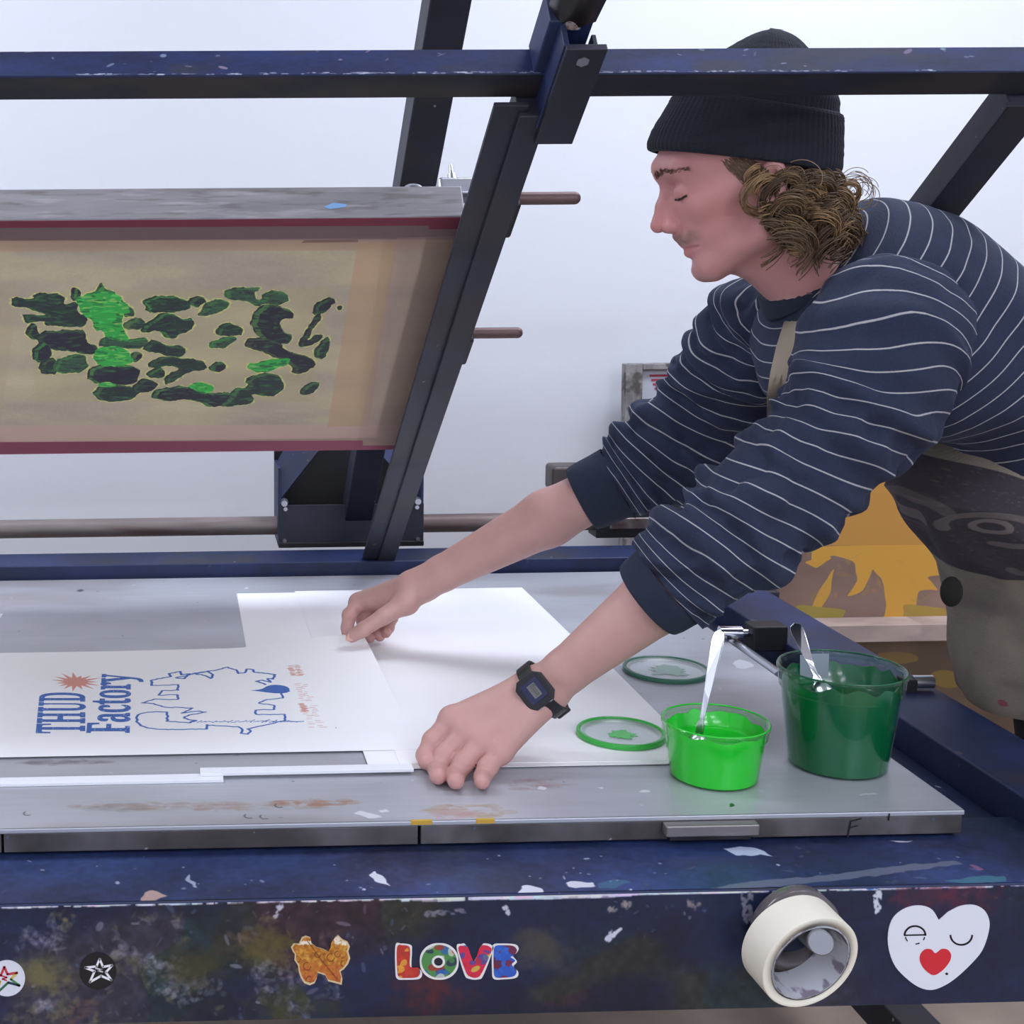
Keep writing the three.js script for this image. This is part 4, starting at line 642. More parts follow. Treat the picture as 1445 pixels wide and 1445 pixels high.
const skinC = (x, y, z) => {
  const [a, b, c] = toHead(V(x, y, z)), inHead = a > -60 && b > -140 && b < 140 && Math.abs(c) < 90 && a < 140;
  let r = 0.545, g = 0.31, bl = 0.275; const n = fbm(x * 38, y * 38, z * 38, 3) - 0.45, m = fbm(x * 150, y * 150, z * 150, 2) - 0.38;
  r *= 1 + 0.10 * n + 0.05 * m; g *= 1 + 0.2 * n + 0.07 * m; bl *= 1 + 0.2 * n + 0.07 * m;
  const mixc = (q, t) => { r = lerp(r, q[0], t); g = lerp(g, q[1], t); bl = lerp(bl, q[2], t); };
  if (inHead) {
    mixc([0.57, 0.225, 0.23], 0.55);
    const s = Math.abs(c), bump = (ca, cb, cc, R) => Math.exp(-((a - ca) ** 2 + (b - cb) ** 2 + (s - cc) ** 2) / (R * R));
    mixc([0.60, 0.22, 0.20], 0.6 * bump(112, -2, 6, 17)); mixc([0.60, 0.25, 0.22], 0.6 * bump(60, -2, 48, 36));          // ruddy nose and cheeks
    mixc([0.58, 0.22, 0.22], 0.75 * (bump(99, -38, 0, 9) + bump(90, -40, 12, 8) + bump(97, -49, 0, 8) + bump(90, -47, 11, 7)));
    const st = (0.45 + 0.75 * (m + 0.4)) * (smooth(-18, -26, b) * smooth(70, 90, a) * smooth(-40, -32, b) * 0.8 + smooth(-50, -66, b) * smooth(-20, 30, a) * 0.26);
    mixc([0.20, 0.12, 0.085], clamp(st, 0, 0.6));                                                                        // moustache and stubble
  } else {
    for (const h of [handN, handF]) for (const F of h.fingers) { for (const q of [F[0], F[1], F[3]]) { const d2 = (x - q.x) ** 2 + (y - q.y) ** 2 + (z - q.z) ** 2; mixc([0.62, 0.29, 0.26], 0.5 * Math.exp(-d2 / 0.00020)); } }
  }
  return [r, g, bl];
};
const man = thing('person', 'person in navy striped sweatshirt, dark beanie and apron leaning over the table', 'person', [0, 0, 0]);
{
  const skin = phy({ vertexColors: true, roughness: 0.52, sheen: 0.25, sheenRoughness: 0.5, sheenColor: new THREE.Color(0.9, 0.6, 0.5), bumpMap: dataTex(128, (u, v) => { const k = 255 * tileFbm(u, v, 30, 3, 3); return [k, k, k]; }, [40, 40]), bumpScale: 0.00012 });
  const gs = [];
  const hp = bounds([fromHead(140, 0, 0), fromHead(-115, 60, 0), fromHead(0, 0, 92), fromHead(0, 0, -92), fromHead(60, -130, 0), fromHead(0, 150, 0), fromHead(0, -150, 40), fromHead(0, -150, -60)], 0.004);
  const neckCut = (x, y, z) => headWorld(x, y, z);
  gs.push(surfaceNets(neckCut, hp.min, hp.max, 0.0026, skinC));
  const faN = (x, y, z) => smin(armField(x, y, z), fN(x, y, z), 0.012), faF = (x, y, z) => smin(armField(x, y, z), fF(x, y, z), 0.012);
  const bn = bounds([...handN.fingers.flat(), ...handN.thumb, handN.wrist], 0.032), bf = bounds([...handF.fingers.flat(), ...handF.thumb, handF.wrist], 0.032);
  gs.push(surfaceNets(faN, bn.min, bn.max, 0.0021, skinC), surfaceNets(faF, bf.min, bf.max, 0.0021, skinC));
  // forearms, left out where the finer hand grids already are
  const outside = (b) => { const s = b.clone().expandByScalar(-0.006); return s; };
  for (const [f, b, e, w] of [[faN, bn, J.elN, J.wrN], [faF, bf, J.elF, J.wrF]]) {
    const g = surfaceNets(f, bounds([e, w], 0.055).min, bounds([e, w], 0.055).max, 0.0042, skinC), p = g.attributes.position, ix = g.index.array, keep = [], s = outside(b), q = V();
    for (let i = 0; i < ix.length; i += 3) { let ins = 0; for (let k = 0; k < 3; k++) if (s.containsPoint(q.fromBufferAttribute(p, ix[i + k]))) ins++; if (ins < 3) keep.push(ix[i], ix[i + 1], ix[i + 2]); }
    g.setIndex(keep); gs.push(g);
  }
  { // trunk, upper arms and legs under the clothes
    const g = surfaceNets(fullField, V(0.50, -0.01, -2.06), V(1.42, 1.46, -1.36), 0.014, skinC), p = g.attributes.position, ix = g.index.array, keep = [], q = V(), s = hp.clone().expandByScalar(-0.012), near = (w) => (v) => v.distanceTo(w) < 0;
    for (let i = 0; i < ix.length; i += 3) { let ins = 0; for (let k = 0; k < 3; k++) { q.fromBufferAttribute(p, ix[i + k]); if (s.containsPoint(q) || (q.x < Math.max(J.elN.x, 0) - 0.015 && q.z > -1.7 && q.y < 1.1) || (q.x < J.elF.x - 0.01 && q.z < -1.8 && q.y < 1.1)) ins++; } if (ins < 3) keep.push(ix[i], ix[i + 1], ix[i + 2]); }
    g.setIndex(keep); gs.push(g);
  }
  const merged = mergeGeometries(gs.map((g) => g));
  { const p = merged.attributes.position, uv = new Float32Array(p.count * 2); for (let i = 0; i < p.count; i++) { uv[2 * i] = p.getX(i) + p.getZ(i) * 0.6; uv[2 * i + 1] = p.getY(i) + p.getZ(i) * 0.35; } merged.setAttribute('uv', new THREE.BufferAttribute(uv, 2)); }
  mesh('body', merged, skin, man);
  // finger nails
  const nailM = phy({ color: 0xdca79c, roughness: 0.3, clearcoat: 0.3 });
  for (const [h, list] of [[handN, []], [handF, [3, 4]]]) for (const k of list) { const F = k === 4 ? h.thumb : h.fingers[k]; const d = F[3].clone().sub(F[2]).normalize(), toC = C0.clone().sub(F[3]).normalize(), nn = toC.addScaledVector(d, -toC.dot(d)).normalize(); const g = new THREE.SphereGeometry(1, 14, 10).scale(0.0055, 0.0078, 0.0016); g.applyMatrix4(new THREE.Matrix4().makeBasis(d.clone().cross(nn), d, nn)); const p = F[3].clone().addScaledVector(nn, 0.0072).addScaledVector(d, 0.002); g.translate(p.x, p.y, p.z); mesh('fingernail', g, nailM, man); }
  // eyes, lashes, brows
  for (const s of [1, -1]) {
    const e = fromHead(77.5, 27, s * 30); mesh('eye', new THREE.SphereGeometry(0.0116, 20, 14).translate(e.x, e.y, e.z), std({ color: 0x6b5a52, roughness: 0.2 }), man);
    const lash = []; for (let i = 0; i <= 12; i++) { const t = i / 12; const bb = lerp(21, 21.5, t) - 1.6 * Math.sin(t * 3.14), cc = s * lerp(19, 44.5, t); let aa = 108; for (let k = 0; k < 60; k++) { if (headField(aa, bb, cc) < 0.2) break; aa -= 0.6; } lash.push(fromHead(aa, bb, cc)); }
    mesh('eyelashes', new THREE.TubeGeometry(new THREE.CatmullRomCurve3(lash), 24, 0.0015, 6), std({ color: 0x2b1d18, roughness: 0.8 }), man);
    const gs2 = [], R = mulberry(s + 91);
    for (let i = 0; i < 170; i++) { const t = R(), a = lerp(100, 80, t ** 1.3), b = lerp(56, 50, t) + 5 * Math.sin(t * 2.8) + (R() - .5) * 8 * (1 - .5 * t), c = s * lerp(8, 54, t); let p = V(), A = a + 12; for (let k = 0; k < 24; k++) { if (headField(A, b, c) < 0.6) break; A -= 0.9; } const p0 = fromHead(A - 0.6, b, c), p1 = fromHead(A + 0.2 - t * 4, b + 3 + R() * 2 - t * 4, c + s * (4 + R() * 4)); gs2.push(cyl(p0, p1, 0.00042, 0.0002, 4)); }
    mesh('eyebrow', strip(gs2), std({ color: 0x735647, roughness: 0.8 }), man);
  }
}
// ---- knitted beanie
{
  const bo = [0, 38], cu = [0.883, 0.469], nT = 560, rows = [];
  const prof = [[-1, 106, 4], [0, 113, 4], [3, 116, 0], [20, 116.5, 0], [48, 114, 0], [64, 111.5, 0], [69, 109.5, 0], [71, 106.5, 0], [72, 105, 0], [85, 103, 0], [104, 92, 0], [122, 74, 0], [138, 58, 0], [150, 44, 0], [158, 31, 0], [163, 16, 0], [165, 0.5, 0]];
  const curve = new THREE.CatmullRomCurve3(prof.map(([w, r]) => V(r, w, 0)), false, 'centripetal'), pts = curve.getPoints(96);
  const pos = [], idx = [], uv = [];
  pts.forEach((q, j) => { for (let i = 0; i <= nT; i++) {
    const th = i / nT * Math.PI * 2, ribs = q.y < 71 ? 84 : 84, amp = (q.y < 71 ? 0.9 : 0.75) * clamp(q.x / 60), sag = 3.2 * (fbm(Math.cos(th) * 2 + 5, q.y / 45, Math.sin(th) * 2, 3) - 0.45) * smooth(20, 80, q.y) * 2.2;
    const row = 0.35 * Math.sin(q.y * 2.1), r = q.x + amp * Math.abs(Math.sin(th * ribs / 2)) + row * clamp(q.x / 60) + sag * clamp(q.x / 50), fold = q.y < 71 ? 1 : 1, lean = smooth(70, 165, q.y) * 6;
    const front = Math.max(0, Math.cos(th)), u = r * Math.cos(th) - lean - front * 13 * smooth(8, 75, q.y) + 5 * (1 - front) * smooth(0, 60, q.y), c = r * 0.76 * Math.sin(th), w = q.y + 2.5 * Math.sin(th * 2 + 1) * smooth(60, 75, q.y) * smooth(90, 70, q.y);
    const p = fromHead(bo[0] + u * cu[0] - w * cu[1], bo[1] + u * cu[1] + w * cu[0], c); pos.push(p.x, p.y, p.z); uv.push(th * 0.1, q.y / 1000 + j * 0.0001);
  } });
  for (let j = 0; j < pts.length - 1; j++) for (let i = 0; i < nT; i++) { const a = j * (nT + 1) + i, b = a + nT + 1; idx.push(a, b, a + 1, a + 1, b, b + 1); }
  const g = new THREE.BufferGeometry(); g.setAttribute('position', new THREE.Float32BufferAttribute(pos, 3)); g.setAttribute('uv', new THREE.Float32BufferAttribute(uv, 2)); g.setIndex(idx); g.computeVertexNormals();
  const knit = phy({ color: 0x181d26, roughness: 0.95, sheen: 0.3, sheenRoughness: 0.7, sheenColor: new THREE.Color(0.10, 0.13, 0.19), bumpMap: dataTex(256, (u, v) => { const k = 255 * tileFbm(u, v, 60, 13, 2); return [k, k, k]; }, [12, 12]), bumpScale: 0.0008, side: THREE.DoubleSide });
  mesh('beanie', g, knit, man);
}
// ---- curly hair under the beanie
{
  const R = mulberry(404), gs = [], down = V(0, -1, 0), cs = [];
  const toLocalDown = V(down.dot(ha), down.dot(hb), down.dot(hc));
  for (let i = 0; i < 120; i++) {   // locks, each a bundle of strands sharing one curl
    const side = R() < 0.66 ? 1 : -1, az = lerp(0.0, 1.4, Math.pow(R(), 0.85));
    const a0 = 2 - 96 * Math.sin(az) * (0.9 + 0.15 * R()), c0 = side * (72 * Math.cos(az) + 5 + R() * 5), b0 = lerp(30, -38, Math.pow(R(), 1.2)) - 30 * Math.sin(az);
    const len = 30 + R() * 46, turns = 0.9 + R() * 1.1, rad = 8 + R() * 8, ph = R() * 6.3, out = 4 + R() * 13, back = -4 - R() * 22, dirn = R() < .5 ? 1 : -1, n = 18, ca = -Math.sin(az), cc = side * Math.cos(az), sw = (R() - 0.5) * 22, tone0 = R();
    for (let k2 = 0; k2 < 17; k2++) {
      const pts = [], o1 = (R() - .5) * 7, o2 = (R() - .5) * 7, o3 = (R() - .5) * 7, dp = (R() - .5) * 0.9, dl = 0.85 + R() * 0.3, dr = 0.8 + R() * .45;
      for (let k = 0; k <= n; k++) {
        const q = k / n, sp = smooth(0, 0.3, q), e = turns * q * 6.283 * dirn + ph + dp * q, l = len * q * dl, r = rad * dr * sp, fr = 0.5 + 0.9 * q;
        const a = a0 + o1 * fr + ca * out * q + back * q * 0.5 + sw * q + r * Math.cos(e) * (0.55 + 0.45 * Math.abs(cc)), c = c0 + o3 * fr * .7 + cc * out * q * 0.8 + r * Math.sin(e) * 0.8;
        pts.push(fromHead(a + toLocalDown.x * l, b0 + o2 * fr + toLocalDown.y * l + r * 0.55 * Math.sin(e), c + toLocalDown.z * l));
      }
      const tone = clamp(tone0 * .75 + R() * .35), col = [lerp(0.055, 0.36, tone * tone), lerp(0.032, 0.225, tone * tone), lerp(0.018, 0.105, tone * tone)];
      const cv = new THREE.CatmullRomCurve3(pts), SG = 22, g = new THREE.TubeGeometry(cv, SG, 0.00042 + R() * 0.0004, 4), P = g.attributes.position, cl = new Float32Array(P.count * 3); for (let k = 0; k < P.count; k++) cl.set(col, k * 3); g.setAttribute('color', new THREE.BufferAttribute(cl, 3)); gs.push(g);
    }
  }
  // sideburn in front of the ear
  for (let i = 0; i < 420; i++) { const b = lerp(50, 14, Math.pow(R(), .8)), a = lerp(34, 4, R()) - (50 - b) * 0.45, s = R() < .8 ? 1 : -1, onS = (a, b) => { let c = 92; for (let k = 0; k < 60; k++) { if (headField(a, b, c) < 0.3) break; c -= 0.7; } return c; }, a1 = a - 3 - R() * 7, b1 = b - 8 - R() * 8; const g = cyl(fromHead(a, b, s * (onS(a, b) + .2)), fromHead(a1, b1, s * (onS(a1, b1) + 1.0)), 0.0006, 0.0003, 4), P = g.attributes.position, cl = new Float32Array(P.count * 3), t = R(); for (let k = 0; k < P.count; k++) cl.set([lerp(.07, .2, t), lerp(.04, .12, t), lerp(.025, .07, t)], k * 3); g.setAttribute('color', new THREE.BufferAttribute(cl, 3)); gs.push(g); }
  // flyaway loops at the nape and at the top edge of the ear
  for (let i = 0; i < 26; i++) {
    const nape = i < 18, ctr = nape ? onHead(1196 + R() * 18, 252 + R() * 30, (R() - .2) * 30) : onHead(1080 + R() * 50, 246 + R() * 16, 78 + R() * 8), r = 6 + R() * 15, ph = R() * 6.3, pts = [], sw = 2.5 + R() * 3;
    for (let k = 0; k <= 16; k++) { const e = ph + k / 16 * sw; pts.push(fromHead(ctr[0] + Math.cos(e) * r - k * 0.4, ctr[1] + Math.sin(e) * r, ctr[2] + k * 0.5)); }
    const g = new THREE.TubeGeometry(new THREE.CatmullRomCurve3(pts), 24, 0.0003 + R() * 0.00025, 4), P = g.attributes.position, cl = new Float32Array(P.count * 3), tone = R(); for (let k = 0; k < P.count; k++) cl.set([lerp(.12, .32, tone), lerp(.07, .20, tone), lerp(.04, .11, tone)], k * 3); g.setAttribute('color', new THREE.BufferAttribute(cl, 3)); gs.push(g);
  }
  // dense mass beneath the curls
  const mass = (x, y, z) => { const [a, b, c] = toHead(V(x, y, z)); let d = ell(a, b, c, -40, -14, 0, 60, 42, 70); d = smin(d, ell(a, b, Math.abs(c), -36, -34, 44, 30, 32, 24), 16); d += 14 * (fbm(a / 16, b / 16, c / 16, 3) - 0.45); return d / 1000; };
  const mb = bounds([fromHead(30, 40, 90), fromHead(-120, -90, -90), fromHead(-120, 50, 90), fromHead(20, -90, -90), fromHead(-30, -80, 90)], 0.01);
  gs.push(surfaceNets(mass, mb.min, mb.max, 0.0042, (x, y, z) => { const n = fbm(x * 90, y * 90, z * 90, 2); return [0.05 + 0.08 * n, 0.03 + 0.05 * n, 0.018 + 0.028 * n]; }));
  const all = mergeGeometries(gs.map((g) => { const q = g.toNonIndexed(); q.deleteAttribute('uv'); return q; }));
  mesh('hair', all, phy({ vertexColors: true, roughness: 0.55, sheen: 0.3, sheenColor: new THREE.Color(0.5, 0.35, 0.2) }), man);
}
// ---- sweatshirt: torso and sleeves are lofts whose stripes follow each piece of cloth
const PITCH = 0.0205;
function stripeTex() {   // eight stripe pitches square
  const n = 1024, [c, x] = canvas(n, n), img = x.createImageData(n, n);
  for (let j = 0; j < n; j++) { const ph = (j / n * 8) % 1, jj = Math.abs(ph - 0.5) * PITCH * 1000; for (let i = 0; i < n; i++) {
    const f = hash3(i, j, 3), g = hash3(i >> 2, j >> 2, 9), wv = jj + (f - .5) * 0.35, st = 1 - smooth(0.52, 0.92, wv), k = 0.82 + 0.22 * f + 0.16 * g, o = (j * n + i) * 4;
    for (let m = 0; m < 3; m++) img.data[o + m] = clamp(lerp([36, 44, 67][m] * k, [182, 181, 182][m] * (0.85 + .2 * f), st), 0, 255); img.data[o + 3] = 255; } }
  x.putImageData(img, 0, 0); const t = colourTex(c, [1, 1]); t.wrapS = t.wrapT = THREE.RepeatWrapping; return t;
}
const fleeceBump = dataTex(256, (u, v) => { const k = 255 * (0.6 * tileFbm(u, v, 50, 23, 2) + 0.4 * hash3(u * 256, v * 256, 4)); return [k, k, k]; }, [1, 1]);
const fleece = phy({ map: stripeTex(), roughness: 0.95, sheen: 0.35, sheenRoughness: 0.6, sheenColor: new THREE.Color(0.16, 0.18, 0.26), bumpMap: fleeceBump, bumpScale: 0.0006, side: THREE.DoubleSide });
const ribM = phy({ color: 0x222a3c, roughness: 0.95, sheen: 0.3, sheenRoughness: 0.6, sheenColor: new THREE.Color(0.14, 0.16, 0.22), bumpMap: fleeceBump, bumpScale: 0.0006, side: THREE.DoubleSide });
// stations: { c, r1 (in the picture plane, towards lower right), r2 (towards the viewer) }
function loft(st, nT, nS, disp, phi, n1dir) {
  const cc = new THREE.CatmullRomCurve3(st.map((s) => s.c), false, 'centripetal'), L = cc.getLength(), pos = [], uv = [], idx = [], rr = (k, t) => { const q = t * (st.length - 1), i = Math.min(st.length - 2, Math.floor(q)), f = q - i, P = (j) => st[clamp(j, 0, st.length - 1)][k]; const a = P(i - 1), b = P(i), c = P(i + 1), d = P(i + 2); return 0.5 * (2 * b + (c - a) * f + (2 * a - 5 * b + 4 * c - d) * f * f + (3 * b - a - 3 * c + d) * f * f * f); };
  for (let j = 0; j <= nS; j++) {
    const t = j / nS, p = cc.getPoint(t), tan = n1dir ? null : cc.getTangent(t);
    let n1, n2;
    if (n1dir) { n1 = n1dir(t); n2 = V(0, 0, 1); } else { n2 = V(0, 0, 1).addScaledVector(tan, -tan.z).normalize(); n1 = tan.clone().cross(n2).normalize(); if (n1.x - n1.y < 0) n1.negate(); }
    const r1 = rr('r1', t), r2 = rr('r2', t), s = cc.getLengths ? t * L : 0;
    for (let i = 0; i <= nT; i++) {
      const th = i / nT * Math.PI * 2, d = disp(t, th, p), q = p.clone().addScaledVector(n1, Math.cos(th) * (r1 + d)).addScaledVector(n2, Math.sin(th) * (r2 + d));
      pos.push(q.x, q.y, q.z); uv.push(th * (r1 + r2) / 2 / (PITCH * 8), phi(q, t, th, s, r1) / (PITCH * 8));
    }
  }
  for (let j = 0; j < nS; j++) for (let i = 0; i < nT; i++) { const a = j * (nT + 1) + i, b = a + nT + 1; idx.push(a, b, a + 1, a + 1, b, b + 1); }
  const g = new THREE.BufferGeometry(); g.setAttribute('position', new THREE.Float32BufferAttribute(pos, 3)); g.setAttribute('uv', new THREE.Float32BufferAttribute(uv, 2)); g.setIndex(idx); g.computeVertexNormals();
  const nr = g.attributes.normal; for (let j = 0; j <= nS; j++) { const a = j * (nT + 1), b = a + nT, v = V(nr.getX(a) + nr.getX(b), nr.getY(a) + nr.getY(b), nr.getZ(a) + nr.getZ(b)).normalize(); nr.setXYZ(a, v.x, v.y, v.z); nr.setXYZ(b, v.x, v.y, v.z); }
  return g;
}
const soft = (d) => d < 0 ? Math.max(-0.0075, d) : 0.016 * Math.tanh(d / 0.016);
const ridge = (x) => 1 - Math.abs(2 * x - 1);
let torsoMesh;
{
  const shirt = new THREE.Group(); shirt.name = 'sweatshirt'; man.add(shirt);
  // torso: each station joins a point of the lower outline to one of the back
  const Zt = -1.69, prs = [[1098, 432, 1196, 300, 0.064], [1085, 470, 1235, 280, 0.120], [1080, 520, 1285, 288, 0.166], [1100, 570, 1330, 308, 0.184], [1150, 605, 1385, 348, 0.190], [1225, 620, 1436, 404, 0.186], [1300, 622, 1476, 475, 0.178], [1335, 640, 1510, 560, 0.170], [1345, 668, 1530, 640, 0.166]];
  const st = prs.map(([a, b, c, d, w]) => { const lo = onZ(a, b, Zt), hi = onZ(c, d, Zt); return { c: lo.clone().add(hi).multiplyScalar(0.5), r1: lo.distanceTo(hi) / 2, r2: w, n: lo.clone().sub(hi).normalize() }; });
  const steps = [0]; for (let i = 1; i < prs.length; i++) steps.push(steps[i - 1] + (Math.hypot(prs[i][0] - prs[i - 1][0], prs[i][1] - prs[i - 1][1]) * 0.35 + Math.hypot(prs[i][2] - prs[i - 1][2], prs[i][3] - prs[i - 1][3]) * 0.65) / 1153);
  const arc = (t) => { const q = t * (steps.length - 1), i = Math.min(steps.length - 2, Math.floor(q)), f = q - i, P = (j) => steps[clamp(j, 0, steps.length - 1)], a = P(i - 1), b = P(i), c = P(i + 1), d = P(i + 2); return 0.5 * (2 * b + (c - a) * f + (2 * a - 5 * b + 4 * c - d) * f * f + (3 * b - a - 3 * c + d) * f * f * f); };
  const mid5 = st[4].c;
  const n1 = (t) => { const q = t * (st.length - 1), i = Math.min(st.length - 2, Math.floor(q)); return st[i].n.clone().lerp(st[i + 1].n, q - i).normalize(); };
  const g = loft(st, 110, 96, (t, th, p) => 0.012 * (fbm(Math.cos(th) * 1.6 + 3, t * 5, Math.sin(th) * 1.6, 3) - 0.45) * smooth(0, .2, t) + 0.010 * (ridge(fbm(Math.cos(th) * 2.2 - t * 3, t * 7, Math.sin(th) * 2, 2)) - 0.7) * smooth(.1, .3, t), (q, t) => lerp(arc(t), arc(.5) + (q.x - mid5.x) * 0.72 - (q.y - mid5.y) * 0.69, smooth(.42, .72, t)) + 0.003 * (fbm(q.x * 9, q.y * 9, q.z * 9, 2) - .4), n1);
  torsoMesh = mesh('torso_cloth', g, fleece, shirt);
  // sleeves
  const FR = mulberry(515), FOLDS = Array.from({ length: 22 }, (_, i) => [0.22 + 0.034 * i + (FR() - .5) * .03, (FR() - .5) * 0.14, FR() * 6.28, 0.014 + FR() * 0.016, 0.005 + FR() * 0.007 * (i > 8 ? 1.2 : .7)]);
  const mkSleeve = (list, zs, fr2, amp, seed, k, name) => {
    const st2 = list.map(([a, b, r], i) => ({ c: onZ(a, b, zs[i]), r1: r, r2: r * fr2 }));
    const g2 = loft(st2, 96, 150, (t, th) => {
      let folds = 0; for (const [tk, sl, thk, w, h] of FOLDS) { const u = t - tk - sl * Math.sin(th - thk - seed), vis = 0.5 + 0.5 * Math.cos(th - thk - seed * .5 - 1.2); folds += h * vis * (Math.exp(-((u / w) ** 2)) - 0.55 * Math.exp(-(((u - 1.7 * w) / w) ** 2))); }
      const e = Math.exp(-(((t - 0.66) / 0.30) ** 2)), w = th + 0.9 * Math.sin(t * 7 + seed), big = ridge(fbm(Math.cos(w) * 1.3 + seed, t * 9 + 0.9 * Math.cos(th), Math.sin(w) * 1.3, 2)) - 0.72;
      const rings = Math.sin(t * 46 + 1.6 * Math.cos(th - 0.6) + 2.4 * fbm(Math.cos(th) + seed, t * 6, Math.sin(th), 2) * 3) * (0.35 + 0.65 * fbm(Math.cos(th) * 2 + 9, t * 5, Math.sin(th) * 2 + seed, 2));
      return soft(folds * (1 - smooth(.82, .97, t)) + amp * (big * 1.9 * (0.4 + e) + rings * 0.42 * smooth(0.3, 0.75, t) * (0.4 + e)) + amp * 0.5 * (fbm(Math.cos(th) * 2.5, t * 14, Math.sin(th) * 2.5 + seed, 3) - .45));
    }, (q, t, th, s, r1) => s + lerp(k, k * 0.45, t) * r1 * Math.cos(th) + 0.009 * (fbm(q.x * 14 + seed, q.y * 14, q.z * 14, 2) - 0.38));
    mesh(name, g2, fleece, shirt); return st2;
  };
  const nearS = mkSleeve([[1325, 425, .040], [1290, 455, .084], [1252, 490, .093], [1205, 575, .086], [1157, 638, .077], [1088, 700, .073], [1030, 757, .070], [975, 803, .064], [942, 828, .056]], [-1.62, -1.575, -1.548, -1.535, -1.525, -1.52, -1.52, -1.52, -1.525], 0.9, 0.018, 2.2, 0.5, 'sleeve');
  const farS = mkSleeve([[1120, 425, .040], [1100, 448, .078], [1075, 480, .082], [1042, 528, .080], [1000, 582, .074], [940, 636, .068], [895, 668, .061], [868, 682, .055]], [-1.76, -1.80, -1.83, -1.87, -1.90, -1.92, -1.93, -1.935], 0.9, 0.017, 6.1, 0.4, 'sleeve');
  // ribbed cuffs pushed up the forearm
  const mkCuff = (a, b, ra, rb) => { const st3 = [{ c: a, r1: ra, r2: ra * .92 }, { c: a.clone().lerp(b, .3), r1: ra * .97, r2: ra * .93 }, { c: a.clone().lerp(b, .75), r1: lerp(ra, rb, .7) + .001, r2: lerp(ra, rb, .7) * .96 }, { c: b, r1: rb, r2: rb * .96 }, { c: b.clone().addScaledVector(b.clone().sub(a).normalize(), 0.002), r1: rb - .003, r2: rb * .96 - .003 }, { c: b.clone().lerp(a, .2), r1: rb - .005, r2: rb * .96 - .005 }]; mesh('cuff', loft(st3, 150, 40, (t, th) => 0.0006 * Math.abs(Math.sin(th * 34)) + 0.002 * (fbm(Math.cos(th) * 2, t * 3, Math.sin(th) * 2, 2) - .4), (q, t, th, s) => s), ribM, shirt); };
  mkCuff(onZ(948, 823, -1.525), onZ(915, 847, -1.535), .0535, .0480);
  mkCuff(onZ(872, 680, -1.935), onZ(822, 704, -1.95), .0530, .0480);
  // armhole seam
  // collars
  const nk = [onZ(1080, 434, Zt), onZ(1204, 320, Zt)], nc = nk[0].clone().add(nk[1]).multiplyScalar(.5), nr = nk[0].distanceTo(nk[1]) / 2, nn = nk[0].clone().sub(nk[1]).normalize(), up = V(nn.y, -nn.x, 0); if (up.x > 0) up.negate();
  const ringAt = (off, r, r2) => ({ c: nc.clone().addScaledVector(up, off), r1: r, r2 });
  mesh('collar', loft([ringAt(-0.014, nr + .006, .072), ringAt(-0.004, nr + .003, .069), ringAt(0.004, nr - .002, .066), ringAt(0.006, nr - .005, .063), ringAt(-0.004, nr - .007, .061)], 120, 24, (t, th) => 0.0005 * Math.abs(Math.sin(th * 36)), (q, t, th, s) => s, () => nn), ribM, shirt);
  const tee = mesh('undershirt_collar', loft([ringAt(0.0, nr - .004, .064), ringAt(0.016, nr - .008, .061), ringAt(0.020, nr - .011, .058), ringAt(0.006, nr - .013, .057)], 100, 16, () => 0, (q, t, th, s) => s, () => nn), std({ color: 0x3b3f4a, roughness: 0.95, side: THREE.DoubleSide }), man);
}
// ---- trousers and shoes (mostly hidden by table and apron)
{
  const tf = (x, y, z) => { let d = cap(x, y, z, J.waist, J.hip, 0.115, 0.135); d = smin(d, cap(x, y, z, J.hipN, J.hipF, 0.112, 0.112), 0.05); for (const [h, k, a] of [[J.hipN, J.knN, J.anN], [J.hipF, J.knF, J.anF]]) { d = smin(d, cap(x, y, z, h, k, 0.098, 0.074), 0.03); d = smin(d, cap(x, y, z, k, a, 0.074, 0.062), 0.02); } d += 0.008 * (fbm(x * 14, y * 9, z * 14, 3) - .45); return Math.max(d, y - 1.10, 0.085 - y); };
  const g = surfaceNets(tf, V(0.95, 0.05, -2.02), V(1.46, 1.14, -1.38), 0.013); mesh('trousers', boxUV(g), std({ color: 0x23252c, roughness: 0.9 }), man);
  for (const a of [J.anN, J.anF]) { const sf = (x, y, z) => Math.max(smin(cap(x, y, z, V(a.x + 0.02, 0.055, a.z), V(a.x - 0.17, 0.042, a.z), 0.050, 0.042), cap(x, y, z, V(a.x, 0.06, a.z), V(a.x, 0.11, a.z), 0.048, 0.046), 0.03), 0.001 - y); mesh('shoe', boxUV(surfaceNets(sf, V(a.x - 0.25, -0.01, a.z - 0.08), V(a.x + 0.1, 0.18, a.z + 0.08), 0.008)), std({ color: 0x1c1c1f, roughness: 0.6 }), man); }
}
